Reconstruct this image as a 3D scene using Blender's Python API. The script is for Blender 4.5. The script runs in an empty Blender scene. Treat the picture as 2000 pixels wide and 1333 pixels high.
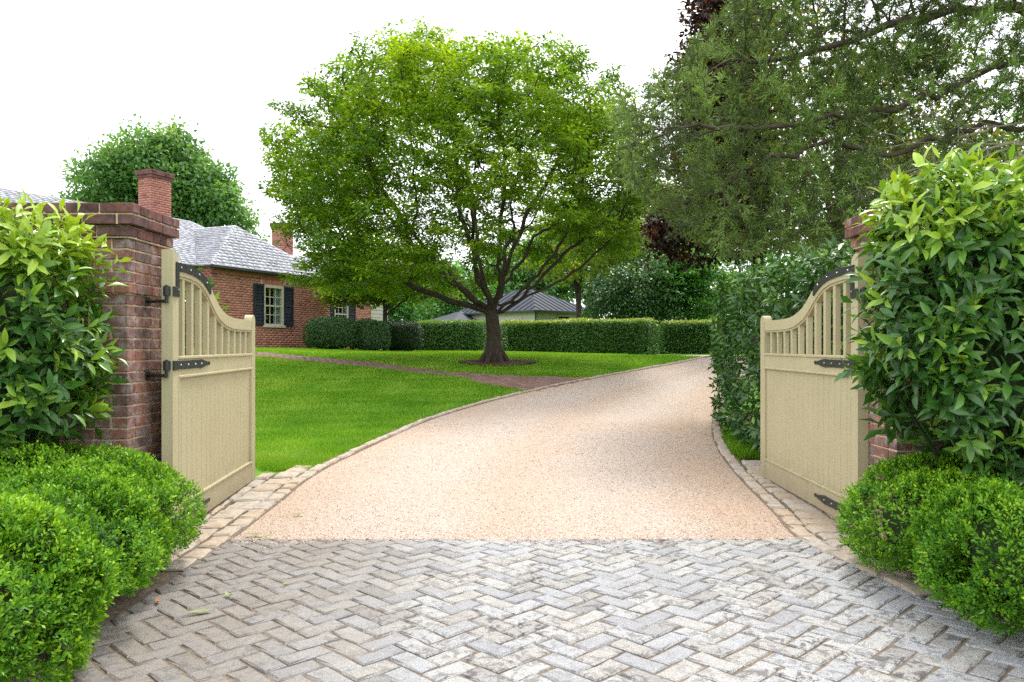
import bpy, math, random
import numpy as np
from mathutils import Vector, Matrix, kdtree

random.seed(7)
RNG = np.random.default_rng(11)
scene = bpy.context.scene
COL = scene.collection

# ------------------------------------------------------------------ camera, world, sun, exposure
EYE = 1.24
cam_d = bpy.data.cameras.new('camera')
cam = bpy.data.objects.new('camera', cam_d)
COL.objects.link(cam)
cam.location = (0, 0, EYE)
cam.rotation_euler = (math.radians(90), 0, 0)
cam_d.sensor_width = 36.0
cam_d.lens = 27.9
cam_d.shift_y = 0.00525
cam_d.clip_end = 8000
scene.camera = cam

SUN_EL, SUN_AZ = math.radians(56), math.radians(14)      # azimuth from +Y towards +X: the light comes from behind the tree
world = bpy.data.worlds.new('World')
scene.world = world
world.use_nodes = True
wn, wl = world.node_tree.nodes, world.node_tree.links
wn.clear()
w_out = wn.new('ShaderNodeOutputWorld')
w_bg = wn.new('ShaderNodeBackground')
w_sky = wn.new('ShaderNodeTexSky')
w_sky.sky_type = 'NISHITA'
w_sky.sun_disc = False
w_sky.sun_elevation = SUN_EL
w_sky.sun_rotation = SUN_AZ
w_sky.dust_density = 4.0
w_mix = wn.new('ShaderNodeMix')
w_mix.data_type = 'RGBA'
w_mix.inputs[0].default_value = 0.86                       # closed overcast layer in front of the clear sky
w_mix.inputs[7].default_value = (11.6, 11.8, 12.2, 1)
wl.new(w_sky.outputs[0], w_mix.inputs[6])
wl.new(w_mix.outputs[2], w_bg.inputs[0])
w_bg.inputs[1].default_value = 0.112
wl.new(w_bg.outputs[0], w_out.inputs[0])

sun_d = bpy.data.lights.new('sun', 'SUN')
sun = bpy.data.objects.new('sun', sun_d)
COL.objects.link(sun)
sun_d.energy = 2.0
sun_d.angle = math.radians(12)
sun_d.color = (1.0, 0.95, 0.86)
sdir = Vector((math.cos(SUN_EL) * math.sin(SUN_AZ), math.cos(SUN_EL) * math.cos(SUN_AZ), math.sin(SUN_EL)))
sun.rotation_euler = sdir.to_track_quat('Z', 'Y').to_euler()
sun.location = (0, 0, 30)

vs = scene.view_settings
vs.view_transform = 'Standard'
vs.look = 'None'
vs.exposure = 1.0
vs.gamma = 1.0
vs.use_curve_mapping = False
scene.cycles.use_denoising = False
scene.cycles.max_bounces = 8
scene.cycles.transparent_max_bounces = 6
scene.cycles.caustics_reflective = False
scene.cycles.caustics_refractive = False

# ------------------------------------------------------------------ helpers
def prop(o, label=None, cat=None, group=None, kind=None):
    if label: o['label'] = label
    if cat: o['category'] = cat
    if group: o['group'] = group
    if kind: o['kind'] = kind
    return o

def empty(name, loc=(0, 0, 0), rz=0.0, **kw):
    o = bpy.data.objects.new(name, None)
    o.empty_display_size = 0.2
    COL.objects.link(o)
    o.location = loc
    o.rotation_euler = (0, 0, rz)
    return prop(o, **kw)

def link(name, me, parent=None, loc=None, rot=None, scale=None, **kw):
    o = bpy.data.objects.new(name, me)
    COL.objects.link(o)
    if parent is not None: o.parent = parent
    if loc is not None: o.location = loc
    if rot is not None: o.rotation_euler = rot
    if scale is not None: o.scale = scale
    return prop(o, **kw)

class MB:
    def __init__(s): s.v, s.f, s.sm = [], [], False
    def add(s, vs_, fs):
        n = len(s.v)
        s.v.extend([tuple(p) for p in vs_])
        s.f.extend([tuple(i + n for i in f) for f in fs])
        return s
    def box(s, x0, x1, y0, y1, z0, z1):
        vs_ = [(x0, y0, z0), (x1, y0, z0), (x1, y1, z0), (x0, y1, z0), (x0, y0, z1), (x1, y0, z1), (x1, y1, z1), (x0, y1, z1)]
        return s.add(vs_, [(0, 3, 2, 1), (4, 5, 6, 7), (0, 1, 5, 4), (1, 2, 6, 5), (2, 3, 7, 6), (3, 0, 4, 7)])
    def cbox(s, x0, x1, y0, y1, z0, z1, c):
        vs_, fs = chamfer_box(x1 - x0, y1 - y0, z1 - z0, c)
        m = ((x0 + x1) / 2, (y0 + y1) / 2, (z0 + z1) / 2)
        return s.add([(p[0] + m[0], p[1] + m[1], p[2] + m[2]) for p in vs_], fs)
    def prism(s, poly, y0, y1):                             # polygon in x,z (counter-clockwise seen from -y) extruded along y
        n = len(poly)
        vs_ = [(p[0], y0, p[1]) for p in poly] + [(p[0], y1, p[1]) for p in poly]
        fs = [tuple(range(n)), tuple(range(2 * n - 1, n - 1, -1))]
        for i in range(n):
            j = (i + 1) % n
            fs.append((i, i + n, j + n, j))
        return s.add(vs_, fs)
    def strip(s, up, lo, y0, y1):                           # band between two (x,z) polylines, thickness along y
        n = len(up)
        vs_ = [(p[0], y0, p[1]) for p in up] + [(p[0], y0, p[1]) for p in lo] + [(p[0], y1, p[1]) for p in up] + [(p[0], y1, p[1]) for p in lo]
        fs = []
        for i in range(n - 1):
            fs += [(n + i, n + i + 1, i + 1, i), (2 * n + i, 2 * n + i + 1, 3 * n + i + 1, 3 * n + i),
                   (i, i + 1, 2 * n + i + 1, 2 * n + i), (n + i + 1, n + i, 3 * n + i, 3 * n + i + 1)]
        fs += [(0, 2 * n, 3 * n, n), (n - 1, 2 * n - 1, 4 * n - 1, 3 * n - 1)]
        return s.add(vs_, fs)
    def cyl(s, p0, p1, r0, r1=None, n=10):
        r1 = r0 if r1 is None else r1
        p0, p1 = Vector(p0), Vector(p1)
        t = (p1 - p0).normalized()
        a = t.orthogonal().normalized(); b = t.cross(a)
        vs_ = [p0 + (a * math.cos(2 * math.pi * i / n) + b * math.sin(2 * math.pi * i / n)) * r0 for i in range(n)]
        vs_ += [p1 + (a * math.cos(2 * math.pi * i / n) + b * math.sin(2 * math.pi * i / n)) * r1 for i in range(n)]
        fs = [(i, (i + 1) % n, n + (i + 1) % n, n + i) for i in range(n)]
        fs += [tuple(range(n - 1, -1, -1)), tuple(range(n, 2 * n))]
        return s.add(vs_, fs)
    def mesh(s, name, mat):
        me = bpy.data.meshes.new(name)
        me.from_pydata(s.v, [], s.f)
        if mat: me.materials.append(mat)
        me.update()
        return me
    def build(s, name, mat, parent=None, **kw):
        return link(name, s.mesh(name, mat), parent, **kw)

def chamfer_box(lx, ly, lz, c):
    hx, hy, hz = lx / 2, ly / 2, lz / 2
    vs_, idx = [], {}
    for sx in (-1, 1):
        for sy in (-1, 1):
            for sz in (-1, 1):
                for ax in range(3):
                    p = [sx * (hx - c), sy * (hy - c), sz * (hz - c)]
                    p[ax] = (sx * hx, sy * hy, sz * hz)[ax]
                    idx[(sx, sy, sz, ax)] = len(vs_); vs_.append(tuple(p))
    fs = []
    for ax in range(3):
        o1, o2 = (ax + 1) % 3, (ax + 2) % 3
        for sg in (-1, 1):
            q = []
            for a, b in ((-1, -1), (1, -1), (1, 1), (-1, 1)):
                k = [0, 0, 0]; k[ax] = sg; k[o1] = a; k[o2] = b
                q.append(idx[(k[0], k[1], k[2], ax)])
            fs.append(tuple(q if sg > 0 else q[::-1]))
        for a in (-1, 1):
            for b in (-1, 1):
                k0 = [0, 0, 0]; k0[ax] = -1; k0[o1] = a; k0[o2] = b
                k1 = list(k0); k1[ax] = 1
                q = [idx[(*k0, o1)], idx[(*k1, o1)], idx[(*k1, o2)], idx[(*k0, o2)]]
                fs.append(tuple(q if a * b < 0 else q[::-1]))
    for sx in (-1, 1):
        for sy in (-1, 1):
            for sz in (-1, 1):
                q = [idx[(sx, sy, sz, a)] for a in range(3)]
                fs.append(tuple(q if sx * sy * sz > 0 else q[::-1]))
    return vs_, fs

def np_mesh(name, verts, faces, mat, tint=None, smooth=False):
    verts = np.asarray(verts, np.float32); faces = np.asarray(faces, np.int32)
    k = faces.shape[1]
    me = bpy.data.meshes.new(name)
    me.vertices.add(len(verts)); me.vertices.foreach_set('co', verts.ravel())
    me.loops.add(faces.size); me.loops.foreach_set('vertex_index', faces.ravel())
    me.polygons.add(len(faces)); me.polygons.foreach_set('loop_start', np.arange(0, faces.size, k, dtype=np.int32))
    if smooth: me.polygons.foreach_set('use_smooth', np.ones(len(faces), bool))
    if tint is not None:
        at = me.attributes.new('tint', 'FLOAT', 'FACE')
        at.data.foreach_set('value', np.asarray(tint, np.float32))
    me.materials.append(mat)
    me.update(calc_edges=True)
    return me

def norm(a): return a / np.maximum(np.linalg.norm(a, axis=-1, keepdims=True), 1e-9)
def rand_dirs(n): return norm(RNG.normal(size=(n, 3)))
def sm(t):
    t = np.clip(t, 0, 1); return t * t * (3 - 2 * t)

LEAF_V = np.array([(0, 0, 0), (.5, .45, .10), (0, 1, 0), (-.5, .45, .10)], float)
LEAF_F = np.array([(0, 1, 2), (0, 2, 3)])
BLADE_V = np.array([(-.5, 0, 0), (.5, 0, 0), (0, 1, 0)], float)
BLADE_F = np.array([(0, 1, 2)])
LAUREL_V = np.array([(0, 0, 0), (0, .28, .00), (.40, .28, .07), (-.40, .28, .07), (0, .58, -.03), (.48, .58, .04), (-.48, .58, .04),
                     (0, .84, -.10), (.26, .84, -.06), (-.26, .84, -.06), (0, 1.0, -.17)], float)
LAUREL_F = np.array([(0, 2, 1), (0, 1, 3), (1, 2, 5), (1, 5, 4), (3, 1, 4), (3, 4, 6), (4, 5, 8), (4, 8, 7), (6, 4, 7), (6, 7, 9), (7, 8, 10), (9, 7, 10)])

LAUREL2_V = np.array([(0, 0, 0), (0, .5, -.02), (.5, .5, .06), (-.5, .5, .06), (0, 1.0, -.15)], float)
LAUREL2_F = np.array([(0, 2, 1), (0, 1, 3), (1, 2, 4), (3, 1, 4)])

def leaf_cloud(name, mat, pos, ax, nr, length, width, tint, parent=None, tv=LEAF_V, tf=LEAF_F, smooth=False, **kw):
    n = len(pos)
    ax = norm(ax); X = norm(np.cross(ax, nr)); Z = np.cross(X, ax)
    L = np.broadcast_to(length, (n,))[:, None, None]; W = np.broadcast_to(width, (n,))[:, None, None]
    v = pos[:, None, :] + tv[None, :, 0:1] * W * X[:, None, :] + tv[None, :, 1:2] * L * ax[:, None, :] + tv[None, :, 2:3] * L * Z[:, None, :]
    f = tf[None] + (np.arange(n) * len(tv))[:, None, None]
    me = np_mesh(name, v.reshape(-1, 3), f.reshape(-1, tf.shape[1]), mat, np.repeat(np.broadcast_to(tint, (n,)), len(tf)), smooth)
    return link(name, me, parent, **kw)

def snoise(p, freq, seed=0):
    r = np.random.default_rng(seed)
    out = np.zeros(len(p))
    for k in range(7):
        d = r.normal(size=3); d /= np.linalg.norm(d)
        out += np.sin(p @ d * freq * r.uniform(.6, 1.7) + r.uniform(0, 6.28)) * r.uniform(.5, 1)
    return out / 3.2

# ------------------------------------------------------------------ materials
MATS = {}
class NT:
    def __init__(s, name):
        s.m = bpy.data.materials.new(name); s.m.use_nodes = True
        s.n, s.l = s.m.node_tree.nodes, s.m.node_tree.links
        s.n.clear()
        s.out = s.n.new('ShaderNodeOutputMaterial')
        s.p = s.n.new('ShaderNodeBsdfPrincipled')
        s.l.new(s.p.outputs[0], s.out.inputs[0])
        MATS[name] = s.m
    def node(s, t, **kw):
        n = s.n.new(t)
        for k, v in kw.items(): setattr(n, k, v)
        return n
    def coords(s, kind='Object', scale=None):
        tc = s.node('ShaderNodeTexCoord')
        if scale is None: return tc.outputs[kind]
        mp = s.node('ShaderNodeMapping'); mp.inputs['Scale'].default_value = scale
        s.l.new(tc.outputs[kind], mp.inputs[0]); return mp.outputs[0]
    def world(s):
        return s.node('ShaderNodeNewGeometry').outputs['Position']
    def noise(s, vec, scale, detail=4, rough=.6, dist=0.):
        n = s.node('ShaderNodeTexNoise'); s.l.new(vec, n.inputs['Vector'])
        n.inputs['Scale'].default_value = scale; n.inputs['Detail'].default_value = detail
        n.inputs['Roughness'].default_value = rough; n.inputs['Distortion'].default_value = dist
        return n.outputs['Fac']
    def voro(s, vec, scale, out='Color', feature='F1'):
        n = s.node('ShaderNodeTexVoronoi', feature=feature); s.l.new(vec, n.inputs['Vector'])
        n.inputs['Scale'].default_value = scale; return n.outputs[out]
    def ramp(s, fac, stops):
        r = s.node('ShaderNodeValToRGB'); e = r.color_ramp.elements
        while len(e) > 1: e.remove(e[-1])
        e[0].position, e[0].color = stops[0][0], (*stops[0][1], 1)
        for p, c in stops[1:]:
            k = e.new(p); k.color = (*c, 1)
        s.l.new(fac, r.inputs[0]); return r.outputs[0]
    def vramp(s, fac, a, b):
        return s.ramp(fac, [(a, (0, 0, 0)), (b, (1, 1, 1))])
    def mix(s, fac, a, b, mode='MIX'):
        m = s.node('ShaderNodeMix', data_type='RGBA', blend_type=mode)
        for sock, v in ((m.inputs[0], fac), (m.inputs[6], a), (m.inputs[7], b)):
            if isinstance(v, (int, float)): sock.default_value = v
            elif isinstance(v, tuple): sock.default_value = (*v, 1) if len(v) == 3 else v
            else: s.l.new(v, sock)
        return m.outputs[2]
    def attr(s, name='tint'):
        return s.node('ShaderNodeAttribute', attribute_name=name).outputs['Fac']
    def objrand(s):
        return s.node('ShaderNodeObjectInfo').outputs['Random']
    def bump(s, h, strength=.3, dist=.01):
        b = s.node('ShaderNodeBump'); b.inputs['Strength'].default_value = strength; b.inputs['Distance'].default_value = dist
        s.l.new(h, b.inputs['Height']); s.l.new(b.outputs[0], s.p.inputs['Normal']); return b
    def base(s, c):
        if isinstance(c, tuple): s.p.inputs['Base Color'].default_value = (*c, 1)
        else: s.l.new(c, s.p.inputs['Base Color'])
    def set(s, rough=.6, spec=.5, metal=0.):
        if isinstance(rough, (int, float)): s.p.inputs['Roughness'].default_value = rough
        else: s.l.new(rough, s.p.inputs['Roughness'])
        s.p.inputs['Specular IOR Level'].default_value = spec
        s.p.inputs['Metallic'].default_value = metal
        return s.m

def leaf_mat(name, stops, rough=.5, spec=.4, trans=.35, tcol=1.5, yellow=1.0, rnd=0.0):
    m = NT(name)
    f = m.attr()
    if rnd:
        a = m.node('ShaderNodeMath', operation='MULTIPLY_ADD'); m.l.new(m.objrand(), a.inputs[0]); a.inputs[1].default_value = rnd
        m.l.new(f, a.inputs[2]); f = a.outputs[0]
    col = m.ramp(f, stops)
    m.base(col); m.set(rough, spec)
    tr = m.node('ShaderNodeBsdfTranslucent')
    m.l.new(m.mix(1.0, col, (tcol * 1.15 * yellow, tcol, tcol * .45), 'MULTIPLY'), tr.inputs[0])
    mx = m.node('ShaderNodeMixShader'); mx.inputs[0].default_value = trans
    m.l.new(m.p.outputs[0], mx.inputs[1]); m.l.new(tr.outputs[0], mx.inputs[2]); m.l.new(mx.outputs[0], m.out.inputs[0])
    return m.m

M_LAUREL = leaf_mat('laurel_leaf', [(0, (.024, .075, .016)), (.35, (.055, .155, .025)), (.62, (.16, .31, .03)), (1, (.32, .46, .04))], rough=.33, spec=.48, trans=.16, rnd=.10)
M_BOX = leaf_mat('boxwood_leaf', [(0, (.030, .115, .008)), (.5, (.088, .25, .010)), (1, (.27, .46, .016))], rough=.45, spec=.22, trans=.2)
M_TREE = leaf_mat('tree_leaf', [(0, (.042, .105, .012)), (.5, (.15, .275, .018)), (1, (.36, .47, .024))], rough=.45, spec=.35, trans=.47, yellow=.9)
M_CEDAR = leaf_mat('cedar_needle', [(0, (.040, .052, .022)), (.5, (.085, .14, .040)), (1, (.21, .33, .085))], rough=.6, spec=.2, trans=.25)
M_OAK = leaf_mat('oak_leaf', [(0, (.06, .15, .05)), (.6, (.12, .26, .085)), (1, (.21, .36, .10))], trans=.4)
M_DARKLEAF = leaf_mat('holly_leaf', [(0, (.014, .048, .013)), (.6, (.035, .105, .025)), (1, (.085, .19, .04))], rough=.35, spec=.4, trans=.2)
M_MIDLEAF = leaf_mat('broad_leaf', [(0, (.03, .11, .022)), (.6, (.08, .24, .04)), (1, (.17, .38, .06))], rough=.45, trans=.35)
M_YELLOWLEAF = leaf_mat('maple_leaf', [(0, (.07, .14, .012)), (.5, (.14, .22, .018)), (1, (.28, .33, .02))], trans=.5)
M_PURPLE = leaf_mat('purple_leaf', [(0, (.010, .008, .009)), (.5, (.024, .012, .013)), (.72, (.09, .028, .020)), (1, (.24, .07, .035))], trans=.25, yellow=1.4)
M_AUTUMN = leaf_mat('mixed_leaf', [(0, (.04, .07, .012)), (.5, (.09, .13, .018)), (.85, (.20, .20, .02)), (1, (.26, .10, .03))], trans=.45)
M_HEDGE = leaf_mat('hornbeam_leaf', [(0, (.042, .12, .022)), (.6, (.095, .22, .04)), (.85, (.21, .32, .055)), (1, (.42, .48, .085))], rough=.4, trans=.25)
M_GRASS = leaf_mat('grass_blade', [(0, (.07, .20, .008)), (.5, (.145, .315, .017)), (1, (.31, .43, .075))], rough=.55, spec=.15, trans=.35)

m = NT('lawn_soil'); w = m.world()
m.base(m.ramp(m.noise(w, 3.0), [(.3, (.07, .16, .014)), (.7, (.11, .24, .02))])); m.set(.9, .1); M_LAWN = m.m

def bark(name, a, b, sc=(9, 9, 2.2)):
    m = NT(name); c = m.coords('Object', sc); n = m.noise(c, 3.0, 6, .7, .6)
    m.base(m.ramp(n, [(.3, a), (.7, b)])); m.set(.85, .2); m.bump(n, .7, .02); return m.m
M_BARK = bark('tree_bark', (.030, .022, .017), (.085, .066, .052))
M_CEDARBARK = bark('cedar_bark', (.045, .032, .026), (.12, .09, .075), (5, 5, 5))
M_DEADTWIG = bark('dead_twig', (.22, .17, .15), (.38, .32, .29), (5, 5, 5))
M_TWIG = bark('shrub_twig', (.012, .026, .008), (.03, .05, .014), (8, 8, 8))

m = NT('gravel'); w = m.world()
vc = m.voro(w, 125); sep = m.node('ShaderNodeSeparateColor'); m.l.new(vc, sep.inputs[0])
g1 = m.ramp(sep.outputs[0], [(0, (.20, .14, .11)), (.16, (.34, .245, .19)), (.5, (.43, .365, .30)), (.8, (.51, .455, .395)), (1, (.40, .28, .20))])
g2 = m.mix(m.vramp(m.noise(w, .55, 3), .38, .66), g1, m.mix(.45, g1, (.47, .35, .26)))
ac = m.node('ShaderNodeMath', operation='MULTIPLY_ADD'); m.l.new(m.noise(w, 1.4, 4), ac.inputs[0]); ac.inputs[1].default_value = .22; m.l.new(m.attr('across'), ac.inputs[2])
trk = m.ramp(ac.outputs[0], [(.10, (0, 0, 0)), (.34, (.9, .9, .9)), (.44, (.9, .9, .9)), (.58, (.25, .25, .25)), (.74, (.9, .9, .9)), (.86, (.9, .9, .9)), (1.0, (0, 0, 0))])
g3 = m.mix(trk, m.mix(1.0, g2, (.97, .91, .85), 'MULTIPLY'), m.mix(1.0, g2, (1.04, 1.07, 1.12), 'MULTIPLY'))
sps = m.vramp(m.noise(w, 38, 2, .5), .66, .72)
g3 = m.mix(sps, g3, m.mix(1.0, g3, (.62, .55, .50), 'MULTIPLY'))
m.base(g3); m.set(.85, .25)
m.bump(m.voro(w, 125, 'Distance'), .7, .009); M_GRAVEL = m.m

m = NT('pebble')
m.base(m.ramp(m.attr(), [(0, (.11, .07, .055)), (.2, (.30, .20, .15)), (.5, (.44, .35, .28)), (.8, (.56, .49, .44)), (1, (.38, .23, .14))])); m.set(.8, .25); M_PEBBLE = m.m

m = NT('joint_sand'); w = m.world(); n = m.noise(w, 60, 4)
m.base(m.ramp(n, [(.3, (.10, .078, .058)), (.7, (.22, .175, .13))])); m.set(.95, .1); m.bump(n, .5, .006); M_SAND = m.m
m = NT('mulch_soil'); w = m.world(); n = m.noise(w, 45, 5)
m.base(m.ramp(n, [(.3, (.04, .022, .015)), (.7, (.14, .08, .055))])); m.set(.95, .1); m.bump(n, .9, .02); M_MULCH = m.m

# granite setts: speckle + dark lichen patches + brown soil washed in along the west edge
m = NT('granite'); w = m.world()
rsum = m.node('ShaderNodeMath', operation='ADD'); m.l.new(m.objrand(), rsum.inputs[0]); m.l.new(m.attr(), rsum.inputs[1])
roff = m.node('ShaderNodeMath', operation='MULTIPLY'); m.l.new(rsum.outputs[0], roff.inputs[0]); roff.inputs[1].default_value = 37.0
cmb = m.node('ShaderNodeCombineXYZ'); m.l.new(roff.outputs[0], cmb.inputs[2]); m.l.new(roff.outputs[0], cmb.inputs[0])
wo = m.node('ShaderNodeVectorMath', operation='ADD'); m.l.new(w, wo.inputs[0]); m.l.new(cmb.outputs[0], wo.inputs[1]); ws = wo.outputs[0]
rfr = m.node('ShaderNodeMath', operation='FRACT'); m.l.new(roff.outputs[0], rfr.inputs[0])
fine = m.noise(w, 170, 3, .7); mid = m.noise(ws, 19, 5, .72, .7); big = m.noise(w, 1.1, 3)
c = m.ramp(fine, [(.28, (.12, .122, .13)), (.48, (.34, .345, .35)), (.70, (.50, .50, .50))])
c = m.mix(1.0, c, m.ramp(rfr.outputs[0], [(0, (.80, .80, .83)), (.3, (1.0, 1.0, 1.02)), (.6, (1.12, 1.10, 1.06)), (.85, (1.0, .94, .86)), (1, (.74, .72, .72))]), 'MULTIPLY')
k = m.node('ShaderNodeMath', operation='MULTIPLY'); m.l.new(m.vramp(mid, .50, .58), k.inputs[0]); m.l.new(m.mix(.55, m.vramp(big, .36, .60), m.ramp(rfr.outputs[0], [(.25, (0, 0, 0)), (.5, (1, 1, 1)), (.7, (.1, .1, .1)), (.9, (1, 1, 1))])), k.inputs[1])
c = m.mix(k.outputs[0], c, (.088, .078, .082))
sx = m.node('ShaderNodeSeparateXYZ'); m.l.new(w, sx.inputs[0])
nm = m.node('ShaderNodeMath', operation='MULTIPLY_ADD'); m.l.new(m.noise(w, 3.2, 5, .65), nm.inputs[0]); nm.inputs[1].default_value = 1.6; m.l.new(sx.outputs[0], nm.inputs[2])
dr = m.node('ShaderNodeMapRange'); m.l.new(nm.outputs[0], dr.inputs[0]); dr.inputs[1].default_value = .62; dr.inputs[2].default_value = -.35
dr2 = m.node('ShaderNodeMath', operation='MULTIPLY'); m.l.new(dr.outputs[0], dr2.inputs[0]); dr2.inputs[1].default_value = .72
c = m.mix(dr2.outputs[0], c, m.ramp(mid, [(.38, (.085, .07, .06)), (.60, (.26, .22, .18))]))
m.base(c); m.set(.55, .45)
bh = m.mix(.45, m.noise(w, 34, 5, .75, .8), fine); m.bump(bh, 1.0, .014); M_GRANITE = m.m

m = NT('kerb_stone'); w = m.world(); mid = m.noise(w, 14, 5, .7); fine = m.noise(w, 120, 3)
c = m.ramp(mid, [(.3, (.21, .18, .145)), (.55, (.38, .33, .27)), (.75, (.46, .42, .37))])
c = m.mix(m.objrand(), c, m.mix(1.0, c, (1.0, .82, .62), 'MULTIPLY'))
m.base(m.mix(.25, c, m.ramp(fine, [(.3, (.12, .11, .10)), (.7, (.6, .57, .52))]))); m.set(.8, .3); m.bump(mid, .6, .012); M_KERB = m.m

def brick_mat(name, stops, bloom=.0, soot=0.0, sc=1.0):
    m = NT(name); w = m.world(); mid = m.noise(w, 13 * sc, 5, .7); fine = m.noise(w, 160 * sc, 3, .7)
    c = m.ramp(m.objrand(), stops) if sc == 1.0 else m.ramp(m.attr(), stops)
    c = m.mix(.30, c, m.mix(1.0, c, m.ramp(fine, [(.3, (.4, .4, .4)), (.7, (1.5, 1.45, 1.4))]), 'MULTIPLY'))
    if bloom: 
        f = m.node('ShaderNodeMath', operation='MULTIPLY'); m.l.new(m.vramp(mid, .47, .66), f.inputs[0]); f.inputs[1].default_value = bloom
        c = m.mix(f.outputs[0], c, (.40, .36, .36))
    if soot:
        f = m.node('ShaderNodeMath', operation='MULTIPLY'); m.l.new(m.vramp(m.noise(w, 4.5, 5, .7), .47, .66), f.inputs[0]); f.inputs[1].default_value = soot
        c = m.mix(f.outputs[0], c, (.022, .018, .018))
    m.base(c); m.set(.85, .25); m.bump(fine, .45, .004); return m.m
M_BRICK = brick_mat('pillar_brick', [(0, (.15, .082, .068)), (.3, (.28, .125, .088)), (.55, (.21, .135, .115)), (.8, (.32, .135, .088)), (1, (.13, .105, .10))], .75, .6)
M_CAPBRICK = brick_mat('cap_brick', [(0, (.10, .05, .045)), (.5, (.17, .07, .06)), (1, (.12, .06, .055))], .15, .85)
M_HBRICK = brick_mat('house_brick', [(0, (.23, .085, .07)), (.35, (.37, .138, .11)), (.7, (.45, .175, .138)), (1, (.30, .13, .115))], 0, 0, .5)
M_WALKBRICK = brick_mat('walk_brick', [(0, (.15, .085, .068)), (.5, (.21, .12, .098)), (1, (.19, .13, .115))], 0, 0, .5)
def plain(name, col, rough=.7, spec=.3, var=.12, sc=6, bump=0., metal=0.):
    m = NT(name); w = m.world(); n = m.noise(w, sc, 5, .65)
    a = tuple(x * (1 - var) for x in col); b = tuple(min(1, x * (1 + var)) for x in col)
    m.base(m.ramp(n, [(.3, a), (.7, b)])); m.set(rough, spec, metal)
    if bump: m.bump(m.noise(w, sc * 14, 4), bump, .004)
    return m.m
M_MORTAR = plain('mortar', (.58, .46, .32), .95, .1, .25, 9, .5)
M_HMORTAR = plain('house_mortar', (.52, .43, .34), .95, .1, .15, 9)
m = NT('gate_paint'); w = m.world(); n = m.noise(w, 3, 5, .65)
c = m.ramp(n, [(.3, (.415, .372, .228)), (.7, (.45, .405, .252))])
st_ = m.noise(m.coords('Object', (60, 60, 2.5)), 1.0, 4, .6)
c = m.mix(.5, c, m.mix(1.0, c, m.ramp(st_, [(.35, (.88, .87, .85)), (.6, (1.04, 1.04, 1.04))]), 'MULTIPLY'))
sz = m.node('ShaderNodeSeparateXYZ'); m.l.new(w, sz.inputs[0])
hh_ = m.node('ShaderNodeMath', operation='MULTIPLY_ADD'); m.l.new(m.noise(w, 9, 5, .7), hh_.inputs[0]); hh_.inputs[1].default_value = -.55; m.l.new(sz.outputs[2], hh_.inputs[2])
sp_ = m.node('ShaderNodeMapRange'); m.l.new(hh_.outputs[0], sp_.inputs[0]); sp_.inputs[1].default_value = .06; sp_.inputs[2].default_value = -.25; sp_.inputs[3].default_value = 0; sp_.inputs[4].default_value = .55
c = m.mix(sp_.outputs[0], c, (.24, .19, .125))
m.base(c); m.set(.5, .4); m.bump(st_, .12, .002); M_GATE = m.m
M_IRON = plain('black_iron', (.016, .018, .018), .5, .5, .3, 20, .2)
M_BOLT = plain('galvanized_bolt', (.48, .48, .46), .35, .5, .1, 20, 0, .6)
M_TRIM = plain('window_paint', (.45, .41, .32), .5, .4, .05)
M_SHUTTER = plain('shutter_paint', (.010, .017, .026), .4, .4, .15)
M_SIDING = plain('clapboard_paint', (.42, .40, .34), .6, .3, .05)
M_GUTTER = plain('dark_gutter', (.016, .02, .028), .45, .5, .15)
M_CURTAIN = plain('curtain', (.50, .55, .56), .9, .1, .1, 12)
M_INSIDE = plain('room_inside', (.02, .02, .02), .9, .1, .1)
M_DEADLEAF = plain('dead_leaf', (.42, .16, .06), .6, .3, .3, 40)
M_PALELEAF = plain('pale_leaf', (.20, .23, .09), .6, .3, .2, 40)
m = NT('slate')
m.base(m.ramp(m.attr(), [(0, (.17, .18, .205)), (.5, (.26, .27, .305)), (1, (.35, .36, .40))])); m.set(.42, .5); m.bump(m.noise(m.world(), 14, 4), .3, .006); M_SLATE = m.m
M_METALROOF = plain('metal_roof', (.036, .044, .060), .65, .12, .12, 2, 0, .0)
m = NT('window_glass')
gl = m.node('ShaderNodeBsdfGlossy'); gl.inputs['Roughness'].default_value = .03; gl.inputs[0].default_value = (.8, .85, .85, 1)
tp = m.node('ShaderNodeBsdfTransparent'); tp.inputs[0].default_value = (.8, .86, .84, 1)
mx = m.node('ShaderNodeMixShader'); mx.inputs[0].default_value = .10
m.l.new(tp.outputs[0], mx.inputs[1]); m.l.new(gl.outputs[0], mx.inputs[2]); m.l.new(mx.outputs[0], m.out.inputs[0]); M_GLASS = m.m

# ------------------------------------------------------------------ terrain
def hz(x, y):
    x = np.asarray(x, float); y = np.asarray(y, float)
    return 1.04 * sm((y - 6) / 15.) + .14 * sm((-x - 3) / 5) * sm((y - 12) / 10) - .08 * sm((x + 1) / 5) * sm((y - 17) / 6)
def gz(x, y): return float(hz(x, y))

def curve(pts, n):
    p = np.array(pts, float)
    P = np.vstack([2 * p[0] - p[1], p, 2 * p[-1] - p[-2]])
    out = []
    for i in range(1, len(P) - 2):
        t = np.linspace(0, 1, 12, endpoint=False)[:, None]
        a, b, c, d = P[i - 1], P[i], P[i + 1], P[i + 2]
        out.append(.5 * (2 * b + (c - a) * t + (2 * a - 5 * b + 4 * c - d) * t**2 + (-a + 3 * b - 3 * c + d) * t**3))
    q = np.vstack(out + [p[-1:]])
    s = np.r_[0, np.cumsum(np.linalg.norm(np.diff(q, axis=0), axis=1))]
    u = np.linspace(0, s[-1], n)
    return np.c_[np.interp(u, s, q[:, 0]), np.interp(u, s, q[:, 1])]

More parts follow.
